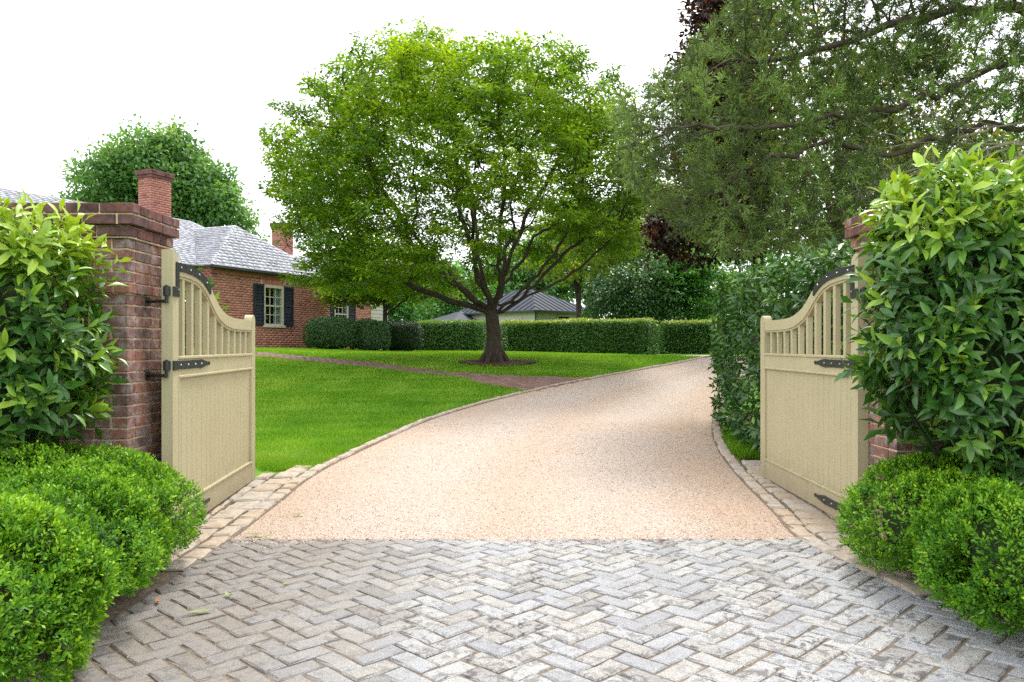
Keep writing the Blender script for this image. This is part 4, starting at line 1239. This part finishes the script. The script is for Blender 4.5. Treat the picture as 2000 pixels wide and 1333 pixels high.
# ------------------------------------------------------------------ generic leafy trees and shrubs
def leafy_tree(name, base, lobes, mat, n_clump, per, clump_r, leaf, label, group=None, trunk_r=.2, tmu=.5, trunk_mat=M_BARK, flat=.6, limbs=7, jag=.12):
    """lobes: (dx,dy,z,rx,ry,rz) relative to the base"""
    t = empty(name, base, label=label, cat='tree', group=group)
    vol = np.array([(l[3] * l[4] * l[5]) ** (2 / 3) for l in lobes]); vol /= vol.sum()
    which = RNG.choice(len(lobes), n_clump, p=vol)
    Lb = np.array(lobes)[which]
    d = rand_dirs(n_clump); rr = RNG.uniform(.30, 1.0, n_clump) ** .45
    C = Lb[:, :3] + d * Lb[:, 3:] * (rr * (1 + RNG.normal(0, jag, n_clump)))[:, None]
    C = C[C[:, 2] > .3]; n_c = len(C)
    ct = RNG.normal(tmu, .16, n_c)
    n = n_c * per
    g = np.clip(RNG.normal(size=(n, 3)), -1.6, 1.6) * np.array([1, 1, flat]) * clump_r * np.repeat(RNG.uniform(.6, 1.2, n_c), per)[:, None] * .6
    pos = np.repeat(C, per, 0) + g
    axd = norm(norm(g) * .7 + rand_dirs(n) * .7 - np.array([0, 0, .3])); nr = norm(np.array([0, 0, 1.0]) + rand_dirs(n) * .7)
    leaf_cloud('crown', mat, pos, axd, nr, 1.4 * leaf * RNG.uniform(.7, 1.25, n), 1.4 * leaf * .6 * RNG.uniform(.8, 1.2, n), np.clip(np.repeat(ct, per) + RNG.normal(0, .13, n), 0, 1), t)
    b = MB()
    ztop = max(l[2] for l in lobes)
    b.cyl((0, 0, -.3), (0, 0, ztop * .55), trunk_r, trunk_r * .7, 9)
    for i in range(limbs):
        tgt = C[RNG.integers(n_c)] * .82; s0 = Vector((0, 0, ztop * RNG.uniform(.3, .55))); mid_ = s0.lerp(Vector(tgt), .5) + Vector((0, 0, .12 * ztop * RNG.uniform(0, 1)))
        b.cyl(s0, mid_, trunk_r * .45, trunk_r * .28, 6); b.cyl(mid_, tgt, trunk_r * .28, trunk_r * .06, 6)
    b.build('trunk', trunk_mat, t)
    return t

def P(px, D, dz=0.0):
    x_ = (px - 1000) / 1550 * D
    return (x_, D, gz(x_, D) + dz)
leafy_tree('oak_tree', P(300, 48), [(0, 0, 9.3, 3.5, 3.2, 3.6), (.3, 0, 11.0, 2.9, 2.8, 2.5), (-2.6, -.3, 9.3, 2.3, 2.4, 2.1), (3.0, 0, 9.0, 2.3, 2.4, 2.2), (-4.3, 0, 7.6, 1.9, 2.2, 1.6), (4.6, .2, 7.2, 1.7, 2.2, 1.9), (0, 0, 6.6, 4.4, 3.0, 2.0)],
           M_OAK, 800, 62, .72, .21, 'dense rounded oak rising behind the house chimney', trunk_r=.35, tmu=.5, flat=.8, limbs=16, jag=.035)
leafy_tree('small_tree', P(752, 27.3), [(-.6, 0, 2.3, 1.5, 1.3, .6), (.8, .3, 2.4, 1.6, 1.3, .6), (.2, -.5, 3.0, 1.5, 1.3, .6), (-1.3, -.5, 1.95, .9, .7, .42)], M_YELLOWLEAF, 330, 34, .38, .11,
           'small spreading yellow green tree beside the rounded shrubs', trunk_r=.10, tmu=.35, flat=.35, limbs=9)
leafy_tree('holly_tree', P(1242, 33), [(0, 0, 1.8, 1.5, 1.2, 2.0), (.8, 0, 2.2, 1.2, 1.2, 1.9), (-.9, .2, 1.5, 1.0, 1.0, 1.6)], M_DARKLEAF, 260, 50, .42, .10, 'dark glossy holly right of the garage', trunk_r=.14, tmu=.55)
leafy_tree('dogwood_tree', P(1345, 34), [(-.6, -.3, 3.1, 1.4, 1.2, .7), (.8, 0, 2.9, 1.6, 1.2, .7), (.3, -.4, 2.0, 1.9, 1.1, .6), (0, 0, 3.9, 1.7, 1.2, .7), (-1.6, 0, 2.4, 1.2, 1.0, .8)], M_MIDLEAF, 330, 46, .42, .12,
           'bright green tiered dogwood above the far hedge', trunk_r=.12, tmu=.55, flat=.3)
leafy_tree('maple_tree', P(1130, 37), [(-.8, -1, 4.1, 1.8, 1.4, .8), (1.2, -1, 4.6, 1.9, 1.4, .9), (2.4, -.5, 5.4, 1.6, 1.4, .8), (0, 0, 6.0, 2.2, 1.6, 1.0)], M_YELLOWLEAF, 190, 40, .5, .14,
           'yellow green maple leaning over the garage roof', trunk_r=.16, tmu=.45, flat=.35)
leafy_tree('dark_tree', P(1290, 40), [(0, 0, 3.0, 3.4, 2.0, 3.0), (2.6, 0, 3.8, 2.6, 2.0, 3.4), (-2.0, .5, 2.6, 2.0, 1.8, 2.5)], M_DARKLEAF, 420, 46, .62, .16, 'dark green tree massed behind the dogwood', trunk_r=.2, tmu=.6)
leafy_tree('shrub_tree', P(830, 50), [(0, 0, 2.2, 3.2, 1.8, 2.2), (3.0, 0, 2.2, 2.4, 1.5, 2.2), (-3.0, 0, 2.2, 2.4, 1.5, 2.2)], M_MIDLEAF, 420, 40, .5, .16, 'bushy green tree left of the garage behind the hedge', trunk_r=.15, tmu=.35)
leafy_tree('tall_tree', P(1160, 58), [(0, 0, 7, 4.6, 3, 3.2), (5, 0, 8.5, 4.2, 3, 3.6), (-4.5, 0, 5.5, 3.6, 3, 2.6)], M_OAK, 560, 46, .9, .28, 'tall green tree behind the garage and shade tree', trunk_r=.35, tmu=.45)
leafy_tree('broad_tree', P(905, 62), [(0, 0, 3.6, 4.2, 2.5, 3.4), (4.6, 0, 4.2, 4.0, 2.5, 3.6), (-4.6, 0, 3.2, 3.6, 2.5, 3.0)], M_MIDLEAF, 420, 40, .9, .26, 'broad green tree far behind the shade tree trunk', trunk_r=.3, tmu=.55)
leafy_tree('purple_tree', P(1480, 23), [(-1.9, 0, 4.0, 1.3, 1.3, 1.2), (-.8, 0, 5.8, 1.5, 1.4, 1.4), (-.9, 0, 7.6, 1.35, 1.4, 1.6), (-.75, 0, 9.6, 1.2, 1.3, 1.5), (-1.75, 0, 8.0, .7, .9, .8), (-.5, 0, 4.3, 1.3, 1.2, 1.3)], M_PURPLE, 520, 60, .48, .13,
           'dark purple leaved tree behind the cedar boughs', trunk_r=.18, tmu=.42, flat=.7)
leafy_tree('autumn_tree', P(1640, 20), [(0, 0, 4.6, 2.2, 1.6, 2.4), (2.0, .3, 5.8, 2.2, 1.6, 2.6), (-.8, .3, 7.0, 1.8, 1.4, 1.8), (3.6, 0, 3.6, 2.2, 1.6, 2.2)], M_AUTUMN, 380, 44, .5, .12, 'yellow and russet tree glimpsed through the cedar', trunk_r=.18, tmu=.5)
leafy_tree('back_tree', P(1780, 25), [(0, 0, 4, 3.5, 1.8, 3.8), (4.2, 0, 4, 3.2, 1.8, 4.0), (-3.2, .4, 2.6, 2.4, 1.6, 2.4)], M_MIDLEAF, 360, 44, .6, .16, 'green tree far behind the right hand laurel hedge', trunk_r=.2, tmu=.4)
leafy_tree('far_tree', P(470, 60), [(0, 0, 5.2, 2.6, 2, 2.4), (2.4, 0, 4.6, 2.0, 2, 2.0)], M_MIDLEAF, 90, 40, .8, .24, 'pale green tree far behind the house roof', trunk_r=.2, tmu=.7)

def box_points(n, half, p=6.0):
    hx, hy, hz_ = half
    ar = np.array([hy * hz_, hy * hz_, hx * hz_, hx * hz_, hx * hy]); ar /= ar.sum()
    fc = RNG.choice(5, n, p=ar)
    q = RNG.uniform(-1, 1, (n, 3))
    q[fc == 0, 0] = 1; q[fc == 1, 0] = -1; q[fc == 2, 1] = 1; q[fc == 3, 1] = -1; q[fc == 4, 2] = 1
    sc = 1.0 / np.maximum((np.abs(q) ** p).sum(1), 1e-9) ** (1 / p)
    q = q * sc[:, None]
    nr = norm(np.sign(q) * np.abs(q) ** (p - 1) / np.array(half))
    return q * np.array(half), nr

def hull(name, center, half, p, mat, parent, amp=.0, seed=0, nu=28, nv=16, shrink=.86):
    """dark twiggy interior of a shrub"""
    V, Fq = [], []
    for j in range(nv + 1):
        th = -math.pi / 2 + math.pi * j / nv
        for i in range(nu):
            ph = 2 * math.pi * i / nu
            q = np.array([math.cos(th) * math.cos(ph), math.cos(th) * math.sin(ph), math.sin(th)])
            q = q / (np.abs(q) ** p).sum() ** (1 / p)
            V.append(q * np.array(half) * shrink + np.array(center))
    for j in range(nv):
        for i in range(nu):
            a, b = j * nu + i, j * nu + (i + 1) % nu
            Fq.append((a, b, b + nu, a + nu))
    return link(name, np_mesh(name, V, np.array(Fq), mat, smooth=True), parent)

def clipped_shrub(name, base, half, rz, p, mat, n, leaf, label, cat, amp=.03, freq=6, group=None, toplit=0.0, tmu=.4, seed=1, spread=.06):
    t = empty(name, base, rz, label=label, cat=cat, group=group)
    pos, nr = box_points(n, half, p)
    pos = pos + np.array([0, 0, half[2]])
    pos = pos + nr * (amp * snoise(pos, freq, seed) + RNG.normal(0, spread, n) * .5)[:, None]
    pos = pos[pos[:, 2] > .02]; nr = nr[:len(pos)] if len(pos) == n else norm(pos - np.array([0, 0, half[2]]))
    n = len(pos)
    axd = norm(nr * .5 + rand_dirs(n) + np.array([0, 0, .15])); nn = norm(nr + rand_dirs(n) * .6 + np.array([0, 0, .3]))
    ti = RNG.normal(tmu, .15, n) + toplit * sm((pos[:, 2] - 2 * half[2] + .12) / .12)  # leaves near the top tinted paler: the lit hedge top painted into leaf colour
    leaf_cloud('foliage', mat, pos, axd, nn, leaf * RNG.uniform(.7, 1.2, n), leaf * .6 * RNG.uniform(.8, 1.2, n), np.clip(ti, 0, 1), t)
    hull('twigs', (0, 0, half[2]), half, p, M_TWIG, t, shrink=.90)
    return t
clipped_shrub('round_shrub', P(648, 26.0, -.03), (.84, .75, .53), .3, 2.8, M_DARKLEAF, 9500, .05, 'clipped rounded evergreen shrub at the brick house corner', 'shrub', .05, 7, 'rounded shrubs by the house', tmu=.6, seed=2)
clipped_shrub('round_shrub', P(722, 26.6, -.03), (.66, .7, .52), .2, 2.8, M_DARKLEAF, 8000, .05, 'clipped rounded evergreen shrub beside the small spreading tree', 'shrub', .05, 7, 'rounded shrubs by the house', tmu=.6, seed=3)
clipped_shrub('yew_shrub', P(785, 28.5, -.05), (.75, .7, .55), 0, 3.0, M_DARKLEAF, 6000, .05, 'near black yew shrub between the small tree and the hedge', 'shrub', .05, 6, tmu=.1, seed=4)
def hedge(px0, D0, px1, D1, h, dep, label, n, seed, tlit=.55):
    a, b = np.array(P(px0, D0)), np.array(P(px1, D1)); mid_ = (a + b) / 2; L = np.linalg.norm((b - a)[:2])
    return clipped_shrub('clipped_hedge', (mid_[0], mid_[1], min(a[2], b[2]) - .04), (L / 2, dep / 2, h / 2), math.atan2(b[1] - a[1], b[0] - a[0]), 14, M_HEDGE, n, .075, label, 'hedge', .035, 5, 'clipped hedges before the garage', toplit=tlit, tmu=.35, seed=seed)
hedge(812, 33.0, 943, 31.5, 1.22, .9, 'clipped leafy hedge left of the shade tree trunk', 12000, 5, .35)
hedge(987, 30.5, 1275, 27.2, 1.22, .9, 'long clipped hedge right of the shade tree trunk', 24000, 6)
hedge(1292, 31.0, 1470, 30.0, 1.25, 1.0, 'clipped hedge at the far end of the drive', 14000, 7)

# ------------------------------------------------------------------ boxwood mounds beside the paving
def boxwood(base, half, label, seed, group, n_sprig):
    t = empty('boxwood', base, label=label, cat='shrub', group=group)
    r = np.random.default_rng(seed)
    pts_, nr = box_points(n_sprig * 3, half, 2.5)
    pts_ = pts_[: n_sprig * 3]
    keep = (pts_[:, 2] > -half[2] * .96)
    pts_, nr = pts_[keep][:n_sprig], nr[keep][:n_sprig]
    # tufted surface: rounded cushions with dark clefts between
    nb_ = 60
    cen, _ = box_points(nb_, half, 2.5)
    dist = np.sqrt(((pts_[:, None, :] - cen[None]) ** 2).sum(2)); dist.sort(axis=1)
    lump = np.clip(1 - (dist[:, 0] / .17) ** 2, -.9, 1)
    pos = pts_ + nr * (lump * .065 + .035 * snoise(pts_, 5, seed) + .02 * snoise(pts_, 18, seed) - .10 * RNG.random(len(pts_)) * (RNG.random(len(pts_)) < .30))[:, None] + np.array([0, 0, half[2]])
    ns = len(pos); k = 9
    sdir_ = norm(nr * .75 + np.array([0, 0, .55]) + rand_dirs(ns) * .55)
    slen = RNG.uniform(.035, .075, ns)
    i = np.repeat(np.arange(ns), k); f_ = np.tile(np.arange(k), ns) / k
    side_ = rand_dirs(ns * k); side_ = norm(side_ - sdir_[i] * (side_ * sdir_[i]).sum(1, keepdims=True))
    lp = pos[i] + sdir_[i] * (slen[i] * (f_ - .35))[:, None] + side_ * .004
    axd = norm(sdir_[i] * (.35 + .7 * f_)[:, None] + side_ * .8)
    nn = norm(sdir_[i] - axd * (sdir_[i] * axd).sum(1, keepdims=True) + rand_dirs(ns * k) * .25)
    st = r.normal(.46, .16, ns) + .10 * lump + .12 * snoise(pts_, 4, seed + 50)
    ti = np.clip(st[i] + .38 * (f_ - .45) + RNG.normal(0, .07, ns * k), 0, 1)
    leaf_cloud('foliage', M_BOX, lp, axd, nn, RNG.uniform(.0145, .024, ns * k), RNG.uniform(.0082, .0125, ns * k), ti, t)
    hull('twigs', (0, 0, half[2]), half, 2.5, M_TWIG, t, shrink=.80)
    return t
gb = 'boxwood mounds beside the paving'
boxwood((-2.62, 4.26, -.03), (.88, .50, .335), 'boxwood mound at the foot of the left brick pillar', 1, gb, 6900)
boxwood((-2.60, 3.55, -.03), (.97, .62, .315), 'boxwood mound between two others left of the paving', 2, gb, 8900)
boxwood((-2.44, 2.72, -.03), (.90, .64, .325), 'boxwood mound in the bottom left corner of the view', 3, gb, 10200)
boxwood((2.64, 4.22, -.03), (.78, .50, .31), 'boxwood mound at the foot of the right gate hinge', 4, gb, 6800)
boxwood((2.86, 3.50, -.03), (.96, .62, .315), 'broad boxwood mound in front of the right laurel', 5, gb, 9400)
boxwood((2.82, 2.62, -.03), (.95, .55, .30), 'boxwood mound in the bottom right corner of the view', 6, gb, 3000)

# ------------------------------------------------------------------ laurels with large glossy leaves
def laurel(base, half, rz, p, n_shoot, label, seed, keepf=None, n_obj=300, youth=.35, leaf=.125, topb=.35, droop=.22, tv=LAUREL_V, tf=LAUREL_F):
    t = empty('laurel', base, rz, label=label, cat='laurel hedge', group='laurel shrubs by the gates')
    r = np.random.default_rng(seed)
    pts_, nr = box_points(n_shoot, half, p)
    pts_ = pts_ + nr * (.07 * snoise(pts_, 5.0, seed))[:, None] - nr * (np.abs(r.normal(0, .07, len(pts_))))[:, None]
    pts_ = pts_ + np.array([0, 0, half[2]])
    if keepf is not None:
        R = np.array([[math.cos(rz), -math.sin(rz)], [math.sin(rz), math.cos(rz)]])
        wp = pts_.copy(); wp[:, :2] = pts_[:, :2] @ R.T; wp += np.array(base)
        kf = keepf(wp[:, 0], wp[:, 1], wp[:, 2]); pts_, nr = pts_[kf], nr[kf]
    ns = len(pts_); k = 11
    sd_ = norm(nr * .75 + np.array([0, 0, .45]) + rand_dirs(ns) * .65); sl_ = r.uniform(.10, .27, ns)
    i = np.repeat(np.arange(ns), k); kk = np.tile(np.arange(k), ns); f_ = kk / (k - 1)
    ref = rand_dirs(ns); a_ = norm(ref - sd_ * (ref * sd_).sum(1, keepdims=True)); b_ = np.cross(sd_, a_)
    ang = kk * 2.4 + r.normal(0, .25, ns * k)
    sp_ = a_[i] * np.cos(ang)[:, None] + b_[i] * np.sin(ang)[:, None]
    th = np.radians(82 - 48 * f_ + r.normal(0, 9, ns * k))
    axd = sd_[i] * np.cos(th)[:, None] + sp_ * np.sin(th)[:, None]
    axd = norm(axd + np.array([0, 0, -1.0]) * (droop * (1.25 - f_))[:, None])
    nn = norm(sd_[i] - axd * (sd_[i] * axd).sum(1, keepdims=True) + rand_dirs(ns * k) * .12)
    lp = pts_[i] + sd_[i] * (sl_[i] * (f_ - .65))[:, None] + sp_ * .006
    yo = r.random(ns) ** 1.5 * .8 + topb * sm((pts_[:, 2] / (2 * half[2]) - .55) / .45) - (1 - youth) * .55
    ti = np.clip(.16 + r.normal(0, .11, ns * k) + np.clip(yo[i], 0, 1) * (.35 + .75 * f_), 0, 1)
    L = leaf * r.uniform(.55, 1.2, ns * k) * (1 - .22 * f_ * (f_ > .8)); Wl = L * r.uniform(.28, .38, ns * k)
    ok = lp[:, 2] > .03
    lp, axd, nn, ti, L, Wl = lp[ok], axd[ok], nn[ok], ti[ok], L[ok], Wl[ok]
    # the leaves that show largest from the entrance stay single leaves
    cw, sw = math.cos(rz), math.sin(rz)
    wx, wy, wz = lp[:, 0] * cw - lp[:, 1] * sw + base[0], lp[:, 0] * sw + lp[:, 1] * cw + base[1], lp[:, 2] + base[2]
    dist = np.sqrt(wx ** 2 + wy ** 2 + (wz - EYE) ** 2) + 10.0 * (np.abs(wx / np.maximum(wy, .1)) > .64)
    order = np.argsort(dist - L * 3)
    single = order[:n_obj]; m_ = np.ones(len(lp), bool); m_[single] = False
    bk = m_ & (wy > base[1] + .25 * half[1])
    fr_ = m_ & ~bk
    for q_, v_, f2 in ((fr_, tv, tf), (bk, LAUREL2_V, LAUREL2_F)):
        leaf_cloud('foliage', M_LAUREL, lp[q_], axd[q_], nn[q_], L[q_], Wl[q_], ti[q_], t, v_, f2, True, kind='stuff')
    vm = {}
    for s in single:
        b = int(ti[s] * 7)
        if b not in vm:
            V = LAUREL_V.copy(); V[:, 0] *= .335
            vm[b] = np_mesh('leaf', V, LAUREL_F, M_LAUREL, np.full(len(LAUREL_F), (b + .5) / 7.5), True)
        ax_ = Vector(axd[s]); z_ = Vector(nn[s]); x_ = ax_.cross(z_).normalized(); z_ = x_.cross(ax_)
        mt = Matrix((x_, ax_, z_)).transposed()
        link('leaf', vm[b], t, tuple(lp[s]), mt.to_euler(), (L[s],) * 3)
    b = MB()
    for s in range(26):
        q = pts_[r.integers(ns)] * np.array([.85, .85, .9]); q0 = Vector((q[0] * .5, q[1] * .4, -.05))
        b.cyl(q0, q, .016, .005, 6)
    b.build('stem', M_TWIG, t)
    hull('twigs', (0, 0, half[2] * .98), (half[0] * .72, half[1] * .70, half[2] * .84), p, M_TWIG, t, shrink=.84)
    return t
laurel((-3.24, 4.30, .42), (.98, .34, .77), 0, 4.0, 850, 'lush laurel in front of the left brick pillar', 21, lambda x, y, z: (z > .55 + np.maximum(0, x + 2.75) * .75), youth=.80, leaf=.122, topb=.85)
laurel((-3.05, 6.5, 0), (.50, .95, .96), -.05, 3.0, 330, 'laurel growing behind the left gate leaf', 22, youth=.5, n_obj=150)
laurel((3.01, 4.22, .30), (1.08, .38, .94), 0, 4.2, 1300, 'tall laurel overhanging the right brick pillar', 23, lambda x, y, z: (z > 1.08 - (x - 1.87) * .95), youth=.60, leaf=.122, topb=.65, droop=.42)
laurel((3.48, 8.55, .02), (.92, 2.25, 1.05), -.035, 7.0, 1700, 'laurel hedge lining the drive behind the right gate', 24, lambda x, y, z: (x > 2.50) | (y > 7.72), youth=.12, leaf=.125, topb=.25, droop=.5, tv=LAUREL2_V, tf=LAUREL2_F)

# ------------------------------------------------------------------ lawns
def lawn(name, poly, n, lab, exclude=None, hmul=1.0):
    poly = np.array(poly); x0, y0 = poly.min(0); x1, y1 = poly.max(0)
    m_ = n * 6
    yv = y0 + (y1 - y0) * RNG.random(m_) ** 1.7; xv = RNG.uniform(x0, x1, m_)
    k_ = inside(poly, xv, yv) & (np.abs(xv) / yv < .70)
    if exclude is not None: k_ &= ~exclude(xv, yv)
    xv, yv = xv[k_][:n], yv[k_][:n]; n = len(xv)
    pos = np.c_[xv, yv, hz(xv, yv) - .012]
    lean = np.c_[snoise(pos, 7.0, 61), snoise(pos, 7.0, 62)] * .45
    axd = norm(np.c_[RNG.normal(size=(n, 2)) * .38 + lean, np.ones(n)]); nr = rand_dirs(n)
    patch = snoise(pos, 2.6, 8) * .22 + snoise(pos, 9.0, 9) * .24
    ti = np.clip(.45 + patch + RNG.normal(0, .18, n) + .5 * (RNG.random(n) < .035), 0, 1)
    hh = RNG.uniform(.038, .075, n) * hmul; ww = .006 * (yv / 8) ** .9 * RNG.uniform(.8, 1.5, n)
    leaf_cloud(name, M_GRASS, pos, axd, nr, hh, ww, ti, None, BLADE_V, BLADE_F, kind='stuff', label=lab, cat='grass')
kerb_out = curve([(p_[0] - .12, p_[1] + .05) for p_ in L_EDGE[2:11]], 60)
near_poly = [(-2.15, 7.72), (-1.97, 7.68)] + [tuple(q) for q in kerb_out if 7.75 < q[1] < 13.2] + [tuple(q) for q in pl[::-1]] + [(-13, 20.5), (-13, 8.2), (-2.6, 8.0), (-2.45, 7.75)]
lawn('lawn', near_poly, 180000, 'short green lawn between the left gate and the brick walk')
far_poly = [tuple(q) for q in pu] + [tuple(q) for q in kerb_out if q[1] > 14.75] + [(4.3, 21.2), (3.3, 22.5), (3.9, 26.6), (-.5, 30), (-4, 32), (-6.3, 28), (-8.6, 23.2), (-13, 23)]
lawn('lawn', far_poly, 90000, 'short green lawn around the shade tree beyond the walk', lambda x, y: ((x - TB[0] - .1) / .84) ** 2 + ((y - TB[1] + .1) / .66) ** 2 < 1, 1.0)
lawn('grass_tuft', [(2.42, 8.3), (2.36, 8.7), (2.52, 9.5), (2.72, 10.2), (2.95, 10.2), (2.75, 9.2), (2.62, 8.3)], 2500, 'strip of grass at the foot of the right hedge', None, 1.7)

# ------------------------------------------------------------------ fallen leaves
def fallen(x_, y_, L, mat, rz, lab, curl=.25):
    V = LAUREL_V.copy(); V[:, 0] *= .34; V[:, 2] = .05 + curl * (V[:, 1] - .5) ** 2 + np.abs(V[:, 0]) * .3
    V *= L
    me = np_mesh('fallen_leaf', V, LAUREL_F, mat, smooth=True)
    link('fallen_leaf', me, None, (x_, y_, gz(x_, y_) + .016), (0, 0, rz), label=lab, cat='leaf')
fallen(-1.68, 3.76, .065, M_DEADLEAF, .4, 'small orange dead leaf on the setts beside the boxwood', .9)
fallen(-1.49, 3.62, .12, M_PALELEAF, -1.3, 'long pale green leaf lying on the brown stained setts')
fallen(-1.36, 3.86, .08, M_PALELEAF, .8, 'small yellow green leaf curled on the setts', .8)
fallen(-1.18, 4.05, .06, M_PALELEAF, -.5, 'tiny green leaf in the middle of the left setts', .5)
fallen(-1.74, 5.13, .13, M_PALELEAF, -1.4, 'pale narrow leaf on the gravel corner nearest the setts')
fallen(-1.62, 5.04, .11, M_PALELEAF, -.7, 'pale broad leaf where the gravel meets the setts')
fallen(-1.60, 5.75, .10, M_PALELEAF, -1.2, 'single green leaf on the gravel beside the edging stones')
